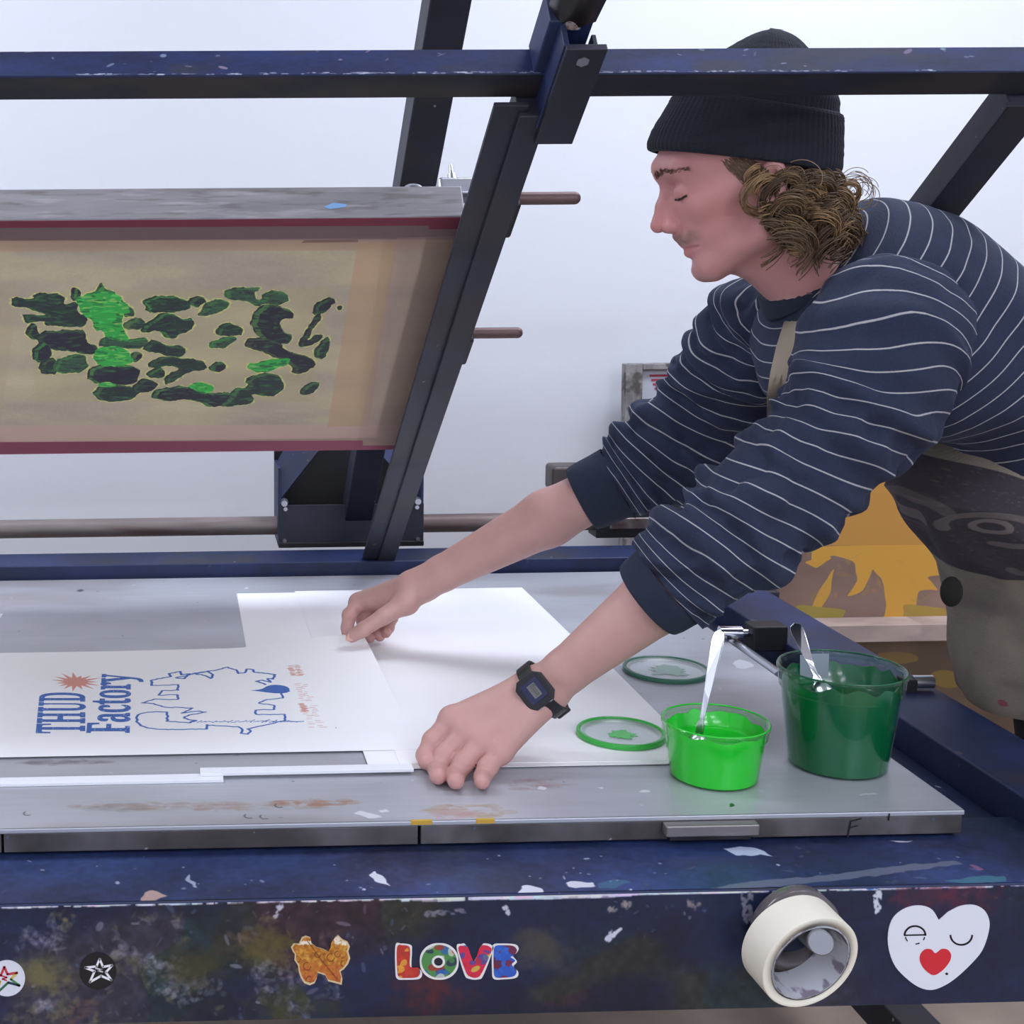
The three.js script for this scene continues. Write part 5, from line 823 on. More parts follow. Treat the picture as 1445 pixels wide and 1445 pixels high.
// ---- apron
{
  const ap = new THREE.Group(); ap.name = 'apron'; man.add(ap);
  // front outline of the cloth (picture) and the depth of the wrap behind it
  const lv = [[1322, 566, .15, .165], [1290, 612, .16, .172], [1262, 655, .17, .178], [1244, 688, .185, .182], [1268, 722, .175, .184], [1300, 762, .16, .186], [1326, 802, .15, .188], [1336, 860, .145, .190], [1342, 920, .14, .192], [1350, 990, .135, .194]];
  const pos = [], uv = [], idx = [], nT = 90, nS = 90, zc = -1.70, W = 0.62, H = 0.62, X0 = 0.84, Y0 = 1.28;
  const at = (t) => { const q = t * (lv.length - 1), i = Math.min(lv.length - 2, Math.floor(q)), f = q - i; const P = (j) => { const l = lv[clamp(j, 0, lv.length - 1)], p = onZ(l[0], l[1], zc - 0.06); return [p.x, p.y, l[2], l[3]]; }; const a = P(i - 1), b = P(i), c = P(i + 1), d = P(i + 2); return b.map((_, k) => 0.5 * (2 * b[k] + (c[k] - a[k]) * f + (2 * a[k] - 5 * b[k] + 4 * c[k] - d[k]) * f * f + (3 * b[k] - a[k] - 3 * c[k] + d[k]) * f * f * f)); };
  // the outline seen in the picture is the far side of the wrap: slide each level back until its outline sits there
  const want = (t) => { const q = t * (lv.length - 1), i = Math.min(lv.length - 2, Math.floor(q)); return lerp(lv[i][0], lv[i + 1][0], q - i); };
  const shift = (t) => { const [xf, y, rx, rz] = at(t); let d = 0; for (let n = 0; n < 6; n++) { let m = 1e9; for (let k = -12; k <= 12; k++) { const th = k / 12 * 1.6; m = Math.min(m, project(V(xf + d + rx * (1 - Math.cos(th)), y, zc + Math.sin(th) * rz))[0]); } d += (want(t) - m) / 1120; } return d; };
  for (let s = 0; s < 2; s++) for (let j = 0; j <= nS; j++) { const t = j / nS, [xf, y, rx, rz] = at(t), sft = shift(t); for (let i = 0; i <= nT; i++) {
    const th = lerp(-1.75, 1.75, i / nT), fold = 0.03 * smooth(0.2, 1, t) * (fbm(th * 2.6, t * 2.2, 5, 3) - .45) + 0.036 * (ridge(fbm(th * 1.7 + t * 2.4, t * 2.6 - th * .5, 2, 2)) - 0.72) * smooth(.15, .5, t) - s * 0.0012;
    const q = V(xf + sft + rx * (1 - Math.cos(th)) * 1.0 - fold * Math.cos(th), y + 0.03 * t * t * smooth(-0.4, 1.3, th), zc + Math.sin(th) * (rz + fold));
    pos.push(q.x, q.y, q.z); uv.push((q.x - X0) / W, 1 - (Y0 - q.y) / H);
  } }
  const q0 = (nT + 1) * (nS + 1); for (let s = 0; s < 2; s++) for (let j = 0; j < nS; j++) for (let i = 0; i < nT; i++) { const a = s * q0 + j * (nT + 1) + i, b = a + nT + 1; s ? idx.push(a, a + 1, b, a + 1, b + 1, b) : idx.push(a, b, a + 1, a + 1, b, b + 1); }
  const g = new THREE.BufferGeometry(); g.setAttribute('position', new THREE.Float32BufferAttribute(pos, 3)); g.setAttribute('uv', new THREE.Float32BufferAttribute(uv, 2)); g.setIndex(idx); g.computeVertexNormals();
  const cw = 1024, [c, x] = canvas(cw, cw), img = x.createImageData(cw, cw), R = mulberry(77);
  for (let j = 0; j < cw; j++) for (let i = 0; i < cw; i++) { const n = fbm(i / 90, j / 90, 3, 3), f = hash3(i, j, 7), st = smooth(.5, .66, fbm(i / 140, j / 110, 19, 3)), k = 0.86 + .22 * (n - .4) + .08 * (f - .5) + .03 * ((i + j) % 4 < 2 ? 1 : -1), o = (j * cw + i) * 4; for (let m = 0; m < 3; m++) img.data[o + m] = clamp(lerp([158, 146, 130][m], [128, 112, 108][m], st * .6) * k, 0, 255); img.data[o + 3] = 255; }
  x.putImageData(img, 0, 0);
  const m = (px, py) => { const p = onZ(px, py, -1.70); return [(p.x - X0) / W * cw, (Y0 - p.y) / H * cw]; };
  const D = (pts, col) => { blob(x, pts.map((p) => m(...p)), 0, R); x.fillStyle = col; x.fill(); };
  // dark printed motif with pale swirls, worn
  D([[1232, 650], [1290, 640], [1345, 645], [1385, 670], [1405, 705], [1412, 740], [1400, 775], [1370, 795], [1335, 800], [1300, 770], [1250, 720]], 'rgba(58,50,60,.92)');
  const sw = (pts, w, col) => { x.strokeStyle = col; x.lineWidth = w; x.lineCap = 'round'; x.beginPath(); pts.forEach((p, i) => { const q = m(...p); i ? x.lineTo(...q) : x.moveTo(...q); }); x.stroke(); };
  const ringPts = (cx, cy, rx, ry, a0, a1) => Array.from({ length: 22 }, (_, i) => { const a = lerp(a0, a1, i / 21); return [cx + Math.cos(a) * rx, cy + Math.sin(a) * ry]; });
  sw(ringPts(1330, 722, 38, 22, 2.6, 7.6), 13, 'rgba(118,108,106,.8)'); sw(ringPts(1325, 718, 12, 9, 0, 6.3), 9, 'rgba(140,130,126,.75)'); sw(ringPts(1368, 765, 14, 16, -1.2, 2.2), 11, 'rgba(118,108,106,.7)'); sw([[1262, 680], [1275, 695], [1290, 708]], 16, 'rgba(108,98,98,.7)'); sw([[1258, 672], [1250, 690]], 9, 'rgba(108,98,98,.6)');
  for (let i = 0; i < 900; i++) { const p = m(1240 + R() * 180, 640 + R() * 165); x.fillStyle = `rgba(${120 + R() * 40},${108 + R() * 30},${104 + R() * 26},${R() * .3})`; x.fillRect(p[0], p[1], 1 + R() * 5, 1 + R() * 3); }
  D([[1428, 775], [1440, 768], [1446, 780], [1432, 788]], 'rgba(150,50,70,.8)'); D([[1395, 980], [1400, 978], [1404, 986], [1398, 990]], 'rgba(150,60,70,.7)'); D([[1360, 930], [1364, 960], [1372, 990], [1366, 990], [1356, 950]], 'rgba(150,110,116,.5)');
  mesh('apron_cloth', g, std({ map: colourTex(c), roughness: 0.95, side: THREE.DoubleSide, bumpMap: fleeceBump, bumpScale: 0.0004 }), ap);
  // neck strap lies on the sweatshirt
  torsoMesh.updateMatrixWorld(true); scene.updateMatrixWorld(true);
  const rc = new THREE.Raycaster(), hit = (px, py) => { rc.set(C0, ray(px, py).normalize()); const h = rc.intersectObject(torsoMesh, false)[0]; return h ? h.point.addScaledVector(rc.ray.direction, -0.011) : onZ(px, py, -1.6); };
  const mid = [[1150, 392], [1136, 420], [1122, 455], [1111, 490], [1103, 525], [1098, 560], [1098, 600]], rows = mid.map(([a, b], i) => { const w = i < 1 ? 14 : 17; return [hit(a - w, b), hit(a + w, b + 3)]; });
  const sp = [], si = []; rows.forEach(([a, b]) => { for (let k = 0; k <= 4; k++) { const p = a.clone().lerp(b, k / 4); sp.push(p.x, p.y, p.z + 0.002); } }); for (let j = 0; j < rows.length - 1; j++) for (let k = 0; k < 4; k++) { const a = j * 5 + k, b = a + 5; si.push(a, b, a + 1, a + 1, b, b + 1); }
  const sg = new THREE.BufferGeometry(); sg.setAttribute('position', new THREE.Float32BufferAttribute(sp, 3)); sg.setIndex(si); sg.computeVertexNormals(); mesh('neck_strap', boxUV(sg), std({ color: 0x9d917f, roughness: 0.95, side: THREE.DoubleSide }), ap);
  // dark pad clipped to the apron's edge
  const kp = onZ(1336, 832, -1.60), kg = new THREE.SphereGeometry(1, 20, 14); kg.scale(0.0125, 0.0185, 0.012); kg.translate(kp.x, kp.y, kp.z + 0.01); mesh('apron_toggle', kg, std({ color: 0x15130f, roughness: 0.95 }), ap);
}
// ---- wristwatch on the near wrist
{
  const w = tag(new THREE.Group(), 'black digital wristwatch with resin strap on the near wrist', 'watch'); w.name = numbered('wristwatch'); scene.add(w);
  const ax = J.elN.clone().sub(J.wrN).normalize(), c = J.wrN.clone().addScaledVector(ax, 0.0015), toC = C0.clone().sub(c).normalize();
  const side = onZ(785, 1010, c.z).sub(onZ(720, 955, c.z)).normalize();
  let up = toC.clone().addScaledVector(ax, -toC.dot(ax)).normalize(); const lat = ax.clone().cross(up).normalize(); up = ax.clone().cross(lat).normalize().multiplyScalar(-1);
  if (up.dot(toC) < 0) up.negate();
  const basis = new THREE.Matrix4().makeBasis(lat, ax, up); w.position.copy(c); w.quaternion.setFromRotationMatrix(basis); w.rotateY(-0.12);
  const resin = std({ color: 0x1b1b20, roughness: 0.45 });
  const ring = new THREE.Shape(), r1 = 0.0325, r2 = 0.0310; ring.absellipse(0, 0, r1 + 0.0028, r2 + 0.0028, 0, Math.PI * 2); const hole = new THREE.Path(); hole.absellipse(0, 0, r1, r2, 0, Math.PI * 2); ring.holes.push(hole);
  const sg = extrudeAt(ring, 0.017, 0.0006); sg.translate(0, 0, -0.0085); sg.rotateX(Math.PI / 2); mesh('strap', sg, resin, w);
  const cs = new THREE.Shape(); const a = 0.0185, b = 0.0175, k = 0.0065; cs.moveTo(-a + k, -b); cs.lineTo(a - k, -b); cs.lineTo(a, -b + k); cs.lineTo(a, b - k); cs.lineTo(a - k, b); cs.lineTo(-a + k, b); cs.lineTo(-a, b - k); cs.lineTo(-a, -b + k); cs.closePath();
  const body = mesh('case', extrudeAt(cs, 0.006, 0.0012).translate(0, 0, r2 - 0.001), resin, w);
  mesh('bezel', extrudeAt((() => { const s = new THREE.Shape(); s.moveTo(-.0125, -.0115); s.lineTo(.0125, -.0115); s.lineTo(.0125, .0115); s.lineTo(-.0125, .0115); s.closePath(); return s; })(), 0.0008, 0.0003).translate(0, 0, r2 + 0.0062), std({ color: 0x23274a, roughness: 0.25 }), body);
  const [cv, x] = canvas(256, 160); x.fillStyle = '#6e706c'; x.fillRect(0, 0, 256, 160); x.fillStyle = '#33362f'; for (let i = 0; i < 4; i++) { const X = 22 + i * 56; x.fillRect(X, 40, 8, 84); x.fillRect(X + 30, 40, 8, 84); x.fillRect(X, 36, 38, 8); x.fillRect(X, 78, 38, 8); } x.fillRect(20, 12, 60, 12);
  const dg = new THREE.PlaneGeometry(0.0165, 0.0105); dg.rotateZ(Math.PI / 2 * 0); mesh('display', dg.translate(0, 0.0006, r2 + 0.0076), std({ map: colourTex(cv), roughness: 0.2 }), body);
  mesh('side_button', strip([-1, 1].map((s) => box(a, a + 0.002, s * 0.008 - .002, s * 0.008 + .002, r2 + 0.001, r2 + 0.004, 0.0004))), M.brightSteel, body);
  mesh('buckle', box(0.028, 0.0375, -0.009, 0.009, -0.016, -0.008, 0.002), resin, w);
}
// ------------------------------------------------------------------ pots, lids and spoons
function lathe(pts, seg = 56) { return new THREE.LatheGeometry(pts.map(([r, y]) => new THREE.Vector2(r, y)), seg); }
function inkPot(label, base, rTop, rBot, h, level, inkCol, shellCol, smear) {
  const t = thing('ink_pot', label, 'ink pot', [base.x, TOP, base.z]), R = (y) => lerp(rBot, rTop, y / h);
  const shell = phy({ color: shellCol, transmission: 1, roughness: 0.06, thickness: 0, ior: 1.4 });
  mesh('pot_wall', lathe([[0.001, 0.0006], [rBot - 0.002, 0.0006], [rBot, 0.003], [R(h * .78), h * .78], [R(h * .78) + 0.002, h * .79], [R(h * .8) + 0.0025, h * .8], [rTop + 0.0015, h - 0.004], [rTop + 0.003, h - 0.003], [rTop + 0.003, h], [rTop, h + 0.0006], [rTop - 0.0012, h - 0.001], [rTop - 0.0016, h - .006]]), shell, t);
  const inkM = phy({ color: inkCol, roughness: 0.22, clearcoat: 0.6, clearcoatRoughness: 0.1 });
  // ink: body up to the level, dished surface, film dragged up the inner wall
  const e = 0.0012, S = 72, prof = [[0.0005, 0.0016], [rBot - e - .002, 0.0016], [rBot - e, 0.004], [R(h * .76) - e - .0004, h * .76]];
  const g = lathe(prof.concat([[R(h * .9) - e - .0016, h * .9], [R(h * .9) - .004, h * .9], [R(level) - .0042, level + .004], [R(level) * .8, level + .0008], [R(level) * .4, level], [0.0004, level]]), S);
  const p = g.attributes.position; for (let i = 0; i < p.count; i++) { const x = p.getX(i), y = p.getY(i), z = p.getZ(i), r = Math.hypot(x, z), a = Math.atan2(z, x); if (y > h * .8) p.setY(i, y + (fbm(Math.cos(a) * 3 + smear, Math.sin(a) * 3, smear, 3) - .45) * h * .22); else if (y > level - .002 && r < R(level) - .003) p.setY(i, y + 0.005 * (fbm(x * 60 + smear, z * 60, 2, 2) - .4)); }
  g.computeVertexNormals(); mesh('ink', g, inkM, t);
  const rim = new THREE.TorusGeometry(rTop + 0.0014, 0.0011, 8, 72).rotateX(Math.PI / 2).translate(0, h + 0.0004, 0); mesh('rim_bead', rim, inkM, t);
  return t;
}
const potA = tipY(1004, 1122, TOP), potB = tipY(1180, 1108, TOP);
// pixel widths at the pots' own distance set their size
const spanA = (onZ(1085, 1020, potA.z).x - onZ(937, 1020, potA.z).x) / 2, spanB = (onZ(1279, 960, potB.z).x - onZ(1101, 960, potB.z).x) / 2;
potA.z -= spanA * 0.9; potB.z -= spanB * 0.86; { const k = (z0, z1) => z1 / z0; }
const pA = onZ(1008, 1060, potA.z), pB = onZ(1184, 1020, potB.z); pA.z = potA.z; pB.z = potB.z;
const rA = spanA * 0.97, hA = 0.067, rB = spanB * 0.95, hB = 0.118;
const greenA = 0x1fd32f, greenB = 0x0a6239;
inkPot('small pot of bright fluorescent green ink with a spoon in it', pA, rA, rA * 0.86, hA, hA * 0.62, greenA, 0xe9fbe9, 1.3);
const tb = inkPot('larger pot of dark green ink with a spoon in it', pB, rB, rB * 0.80, hB, hB * 0.66, greenB, 0xe4f6ee, 4.4);
mesh('inner_label', (() => { const g = new THREE.CylinderGeometry(rB * .97 - .005, rB * .95 - .005, 0.03, 12, 1, true, Math.PI * 0.93, 0.62).translate(0, hB * .86, 0); return g; })(), std({ color: 0x9fa9b4, roughness: 0.5, side: THREE.DoubleSide }), tb).userData = { label: 'pale grey label' };
function lid(label, ctr, r, col, patch, seed) {
  const t = thing('pot_lid', label, 'lid', [ctr.x, ctr.y, ctr.z]), R = mulberry(seed);
  mesh('lid_disc', lathe([[0.0005, 0.0016], [r - 0.010, 0.0016], [r - 0.009, 0.0045], [r - 0.0045, 0.0050], [r - 0.004, 0.0034], [r - 0.010, 0.0004], [0.0005, 0.0004]]), phy({ color: 0xf2f6f6, transmission: 0.82, roughness: 0.35, thickness: 0 }), t);
  mesh('lid_rim', lathe([[r - 0.0052, 0.0044], [r - 0.004, 0.0068], [r - 0.001, 0.0068], [r, 0.0055], [r + 0.0004, 0.0008], [r - 0.0014, 0.0006], [r - 0.0032, 0.0012], [r - 0.0052, 0.0044]]), phy({ color: col, roughness: 0.3, transmission: 0.25, thickness: 0 }), t);
  const sh = new THREE.Shape(); for (let i = 0; i < 26; i++) { const a = i / 26 * 6.283, q = patch * (0.6 + 0.7 * R()); const X = Math.cos(a) * q + patch * .1, Y = Math.sin(a) * q; i ? sh.lineTo(X, Y) : sh.moveTo(X, Y); }
  mesh('ink_smear', extrudeAt(sh, 0.0004).rotateX(-Math.PI / 2).translate(0, 0.0017, 0), phy({ color: seed === 3 ? col : 0x8fa79b, roughness: 0.3 }), t);
}
{
  const y1 = TOP + 0.0032, a = onY(876, 1038, y1), ra = (onY(937, 1038, y1).x - onY(814, 1038, y1).x) / 2; a.y = y1; lid('bright green rimmed clear lid lying on the white paper', a, ra, 0x3fc850, ra * .3, 3);
  const y2 = TOP + 0.0002, b = onY(940, 948, y2), rb = (onY(1000, 948, y2).x - onY(881, 948, y2).x) / 2; b.y = y2; lid('dark green rimmed clear lid lying on the bare metal', b, rb, 0x3f7a63, rb * .45, 8);
}
function spoon(label, tip, end, w) {   // handle from inside the pot to its flared end
  const d = end.clone().sub(tip), L = d.length(), ez = d.clone().normalize(), toC = C0.clone().sub(tip).normalize(), en = toC.addScaledVector(ez, -toC.dot(ez)).normalize(), ex = ez.clone().cross(en);
  const sh = new THREE.Shape(), W = (t) => w * (t < 0.15 ? 0.62 : lerp(0.36, 1, smooth(.2, .92, t)) * (t > .9 ? Math.sqrt(Math.max(0, 1 - ((t - .9) / .1) ** 2)) * .96 + .04 : 1)), N = 30; for (let i = 0; i <= N; i++) { const t = i / N; i ? sh.lineTo(W(t), t * L) : sh.moveTo(W(0), 0); } for (let i = N; i >= 0; i--) sh.lineTo(-W(i / N), i / N * L); sh.closePath();
  const g = extrudeAt(sh, 0.0012, 0.0006, 2); { const p = g.attributes.position; for (let i = 0; i < p.count; i++) p.setZ(i, p.getZ(i) + 0.003 * Math.sin(p.getY(i) / L * 3.1)); } g.computeVertexNormals(); g.applyMatrix4(new THREE.Matrix4().makeBasis(ex, ez, en)); g.translate(tip.x, tip.y, tip.z);
  const t = thing('spoon', label, 'spoon'); mesh('handle', g, M.chrome, t);
  const bowl = new THREE.SphereGeometry(1, 20, 12).scale(w * 1.9, 0.02, 0.005); bowl.applyMatrix4(new THREE.Matrix4().makeBasis(ex, ez, en)); const bp = tip.clone().addScaledVector(ez, -0.012); bowl.translate(bp.x, bp.y, bp.z); mesh('bowl', bowl, M.chrome, t);
}
spoon('steel teaspoon leaning in the bright green pot', onZ(985, 1042, pA.z - 0.01), onZ(1016, 888, pA.z - 0.03), 0.0064);
spoon('steel teaspoon leaning in the dark green pot', onZ(1157, 968, pB.z - 0.01), onZ(1121, 880, pB.z - 0.05), 0.0068);

// ------------------------------------------------------------------ tape on its peg, badges and stickers on the rail
{
  const pegC = onZ(1140, 1316, FZ), t = thing('tape_peg', 'grey steel peg sticking out of the front rail under the tape', 'peg', [pegC.x, pegC.y, FZ]);
  const e = onZ(1158, 1330, FZ + 0.085); e.sub(V(pegC.x, pegC.y, FZ));
  const rodM = std({ color: 0x8b8e94, roughness: 0.5, metalness: 0.5 }); mesh('rod', cyl(V(0, 0, 0), e, 0.0118, 0.0118, 24), rodM, t); mesh('rod_cap', cyl(e, e.clone().multiplyScalar(1.02), 0.0118, 0.0108, 24), rodM, t);
  const d = e.clone().normalize();
  const tr = thing('tape_roll', 'roll of cream masking tape hanging on the steel peg', 'tape');
  const c = onZ(1128, 1342, FZ + 0.045), ax = V(0.20, -0.20, 1).normalize(), R1 = 0.0515, R0 = 0.0425, w = 0.036;
  const q = new THREE.Quaternion().setFromUnitVectors(V(0, 1, 0), ax); tr.position.copy(c); tr.quaternion.copy(q);
  mesh('tape_winding', lathe([[R0, -w / 2], [R1 - .001, -w / 2], [R1, -w / 2 + .001], [R1, w / 2 - .001], [R1 - .001, w / 2], [R0, w / 2], [R0, -w / 2]], 72), std({ color: 0xece6d4, roughness: 0.7 }), tr);
  mesh('card_core', lathe([[R0 - .0032, -w / 2], [R0 - .0001, -w / 2], [R0 - .0001, w / 2 + .0003], [R0 - .0032, w / 2 + .0003], [R0 - .0032, -w / 2]], 72), std({ map: dataTex(128, (u, v) => { const n = smooth(.5, .62, tileFbm(u, v, 9, 71)); return [lerp(188, 128, n), lerp(190, 120, n), lerp(196, 132, n)]; }, [3, 1], true), roughness: 0.6 }), tr);
  // clear tape wound on top of the peg, behind
  const r2 = thing('clear_tape', 'clear plastic tape roll behind the masking tape', 'tape'); const c2 = onZ(1122, 1310, FZ + 0.012); r2.position.copy(c2); r2.quaternion.copy(new THREE.Quaternion().setFromUnitVectors(V(0, 1, 0), V(0.1, -0.1, 1).normalize()));
  mesh('tape_winding', lathe([[0.032, -.008], [0.0435, -.008], [0.0435, .008], [0.032, .008], [0.032, -.008]], 60), phy({ color: 0x8f8588, roughness: 0.2, transmission: 0.5, thickness: 0 }), r2);
}
const SZ = FZ + 0.0006;
function flat(pts, depth = 0.0006, z = SZ) { const sh = new THREE.Shape(); pts.map((p) => onZ(p[0], p[1], z)).forEach((p, i) => i ? sh.lineTo(p.x, p.y) : sh.moveTo(p.x, p.y)); sh.closePath(); return extrudeAt(sh, depth).translate(0, 0, z); }
function curvePts(pts, closed = true) { return new THREE.CatmullRomCurve3(pts.map(([a, b]) => V(a, b, 0)), closed, 'catmullrom', 0.5).getPoints(90).map((v) => [v.x, v.y]); }
function strokeFlat(pts, wpx, z, depth = 0.0003) { const gs = []; for (let i = 0; i + 1 < pts.length; i++) { const [a, b] = pts[i], [c, d] = pts[i + 1], l = Math.hypot(c - a, d - b) || 1, nx = -(d - b) / l * wpx / 2, ny = (c - a) / l * wpx / 2, ex = (c - a) / l * wpx * .25, ey = (d - b) / l * wpx * .25; gs.push(flat([[a + nx - ex, b + ny - ey], [c + nx + ex, d + ny + ey], [c - nx + ex, d - ny + ey], [a - nx - ex, b - ny - ey]], depth, z)); } return strip(gs); }
const zoomH = ([a, b]) => [1020 + a * 0.2941, 1145 + b * 0.2941], zoomL = ([a, b]) => [380 + a * 0.2768, 1145 + b * 0.2768], zoomS = ([a, b]) => [a * 0.2768, 1145 + b * 0.2768];
{ // heart sticker
  const t = thing('heart_sticker', 'white heart sticker with a winking face and red lips stuck on the rail', 'sticker');
  const half = [[1035, 520], [1000, 468], [940, 450], [870, 465], [815, 510], [792, 580], [795, 660], [825, 740], [880, 800], [940, 842], [1000, 855], [1060, 835], [1120, 795], [1190, 730], [1240, 670], [1268, 600], [1278, 530], [1255, 475], [1205, 448], [1140, 452], [1080, 480]];
  const outline = []; const c1 = curvePts(half.map(zoomH).slice(0), false); outline.push(...c1);
  const base = mesh('sticker_base', flat(outline, 0.0007), std({ color: 0xdfe2ea, roughness: 0.45 }), t); t.userData.group = undefined;
  const ink = std({ color: 0x1a1a22, roughness: 0.6 }), z1 = SZ + 0.0008;
  const arc = (cx, cy, rx, ry, a0, a1) => Array.from({ length: 18 }, (_, i) => { const a = lerp(a0, a1, i / 17); return zoomH([cx + Math.cos(a) * rx, cy + Math.sin(a) * ry]); });
  mesh('open_eye', strip([strokeFlat(arc(922, 594, 50, 44, Math.PI, 2 * Math.PI), 2.4, z1), strokeFlat([zoomH([872, 594]), zoomH([974, 592])], 2, z1), strokeFlat(arc(922, 598, 46, 38, 0.15, 0.5), 1.4, z1), strokeFlat(arc(922, 598, 46, 38, 1.1, 1.5), 1.4, z1), strokeFlat(arc(922, 598, 46, 38, 2.5, 3.0), 1.4, z1)]), ink, t);
  mesh('winking_eye', strokeFlat(arc(1144, 592, 52, 48, 0.05, Math.PI - 0.05), 2.4, z1), ink, t);
  mesh('red_lips', flat(curvePts([[1020, 680], [1000, 662], [970, 662], [948, 685], [946, 720], [970, 760], [1010, 785], [1050, 765], [1085, 725], [1095, 690], [1080, 664], [1050, 660]].map(zoomH)), 0.0003, z1), std({ color: 0xcf2430, roughness: 0.5 }), t);
  mesh('dot', flat(arc(1074, 779, 7, 6, 0, 6.2), 0.0003, z1), ink, t);
}
{ // LOVE sticker: white-edged rounded letters with mottled colour
  const t = thing('love_sticker', 'multicoloured LOVE lettering sticker with white outline stuck on the rail', 'sticker');
  const L = { L: [[650, 690], [680, 680], [715, 688], [720, 720], [720, 792], [760, 798], [772, 822], [755, 846], [700, 850], [660, 846], [650, 810]], V: [[962, 700], [985, 682], [1010, 690], [1042, 765], [1075, 690], [1100, 680], [1128, 690], [1132, 715], [1085, 825], [1060, 848], [1025, 845], [1000, 820]], E: [[1150, 685], [1190, 680], [1245, 684], [1264, 705], [1250, 730], [1232, 740], [1255, 762], [1238, 782], [1262, 812], [1250, 840], [1200, 848], [1150, 845], [1142, 800], [1142, 720]], O: Array.from({ length: 26 }, (_, i) => [866 + Math.cos(i / 26 * 6.283) * 92, 764 + Math.sin(i / 26 * 6.283) * 86]) };
  const grow = (p, k) => { const cx = p.reduce((s, q) => s + q[0], 0) / p.length, cy = p.reduce((s, q) => s + q[1], 0) / p.length; return p.map(([a, b]) => [a + Math.sign(a - cx) * Math.min(k, Math.abs(a - cx)), b + Math.sign(b - cy) * Math.min(k, Math.abs(b - cy))]); };
  const cw = 512, ch = 192, [c, x] = canvas(cw, ch), R = mulberry(12), pal = { L: ['#b8352c', '#c8402e', '#e0b23c', '#3f6cb0', '#a8382c'], O: ['#4f8a4a', '#1d2b4f', '#2a5fb0', '#a8282e', '#d8d5c0', '#35527f'], V: ['#d02a4a', '#c8d048', '#2f7fb0', '#c02838', '#3a4fa0'], E: ['#2a58b8', '#8c1f2c', '#6a1f2e', '#3568c0', '#7d1c28'] };
  const cxy = (p) => [(p[0] - 640) / 640 * cw, (p[1] - 670) / 190 * ch];
  for (const k of 'LOVE') { const q = L[k], mx = Math.min(...q.map((p) => p[0])), Mx = Math.max(...q.map((p) => p[0])); x.fillStyle = pal[k][0]; const A = cxy([mx - 8, 670]), B = cxy([Mx + 8, 860]); x.fillRect(A[0], A[1], B[0] - A[0], B[1] - A[1]); x.save(); x.beginPath(); x.rect(A[0], A[1], B[0] - A[0], B[1] - A[1]); x.clip(); for (let i = 0; i < 26; i++) { x.fillStyle = pal[k][Math.floor(R() * 5)]; x.globalAlpha = .75; x.beginPath(); x.ellipse(lerp(A[0], B[0], R()), lerp(A[1], B[1], R()), 6 + R() * 18, 6 + R() * 22, R() * 3, 0, 7); x.fill(); } x.restore(); }
  const lm = std({ map: colourTex(c), roughness: 0.4 }), wm = std({ color: 0xe6e4e2, roughness: 0.5 });
  const p0 = onZ(...zoomL([640, 670]), SZ), p1 = onZ(...zoomL([1280, 860]), SZ);
  const uvOf = (g) => { const P = g.attributes.position, u = g.attributes.uv; for (let i = 0; i < P.count; i++) u.setXY(i, (P.getX(i) - p0.x) / (p1.x - p0.x), 1 - (P.getY(i) - p0.y) / (p1.y - p0.y)); return g; };
  for (const k of 'LOVE') { const sm = (p) => curvePts(p, true); mesh('letter_border', flat(sm(grow(L[k], 7)).map(zoomL), 0.0005), wm, t); mesh('letter', uvOf(flat(sm(grow(L[k], -2)).map(zoomL), 0.0004, SZ + 0.0005)), lm, t); }
  const ring = (r) => Array.from({ length: 24 }, (_, i) => zoomL([862 + Math.cos(i / 24 * 6.283) * r, 766 + Math.sin(i / 24 * 6.283) * r * .92]));
  mesh('letter_border', flat(ring(34), 0.0003, SZ + 0.0009), wm, t); mesh('letter_counter', flat(ring(22), 0.0003, SZ + 0.0012), std({ color: 0x171c2c, roughness: 0.5 }), t);
}
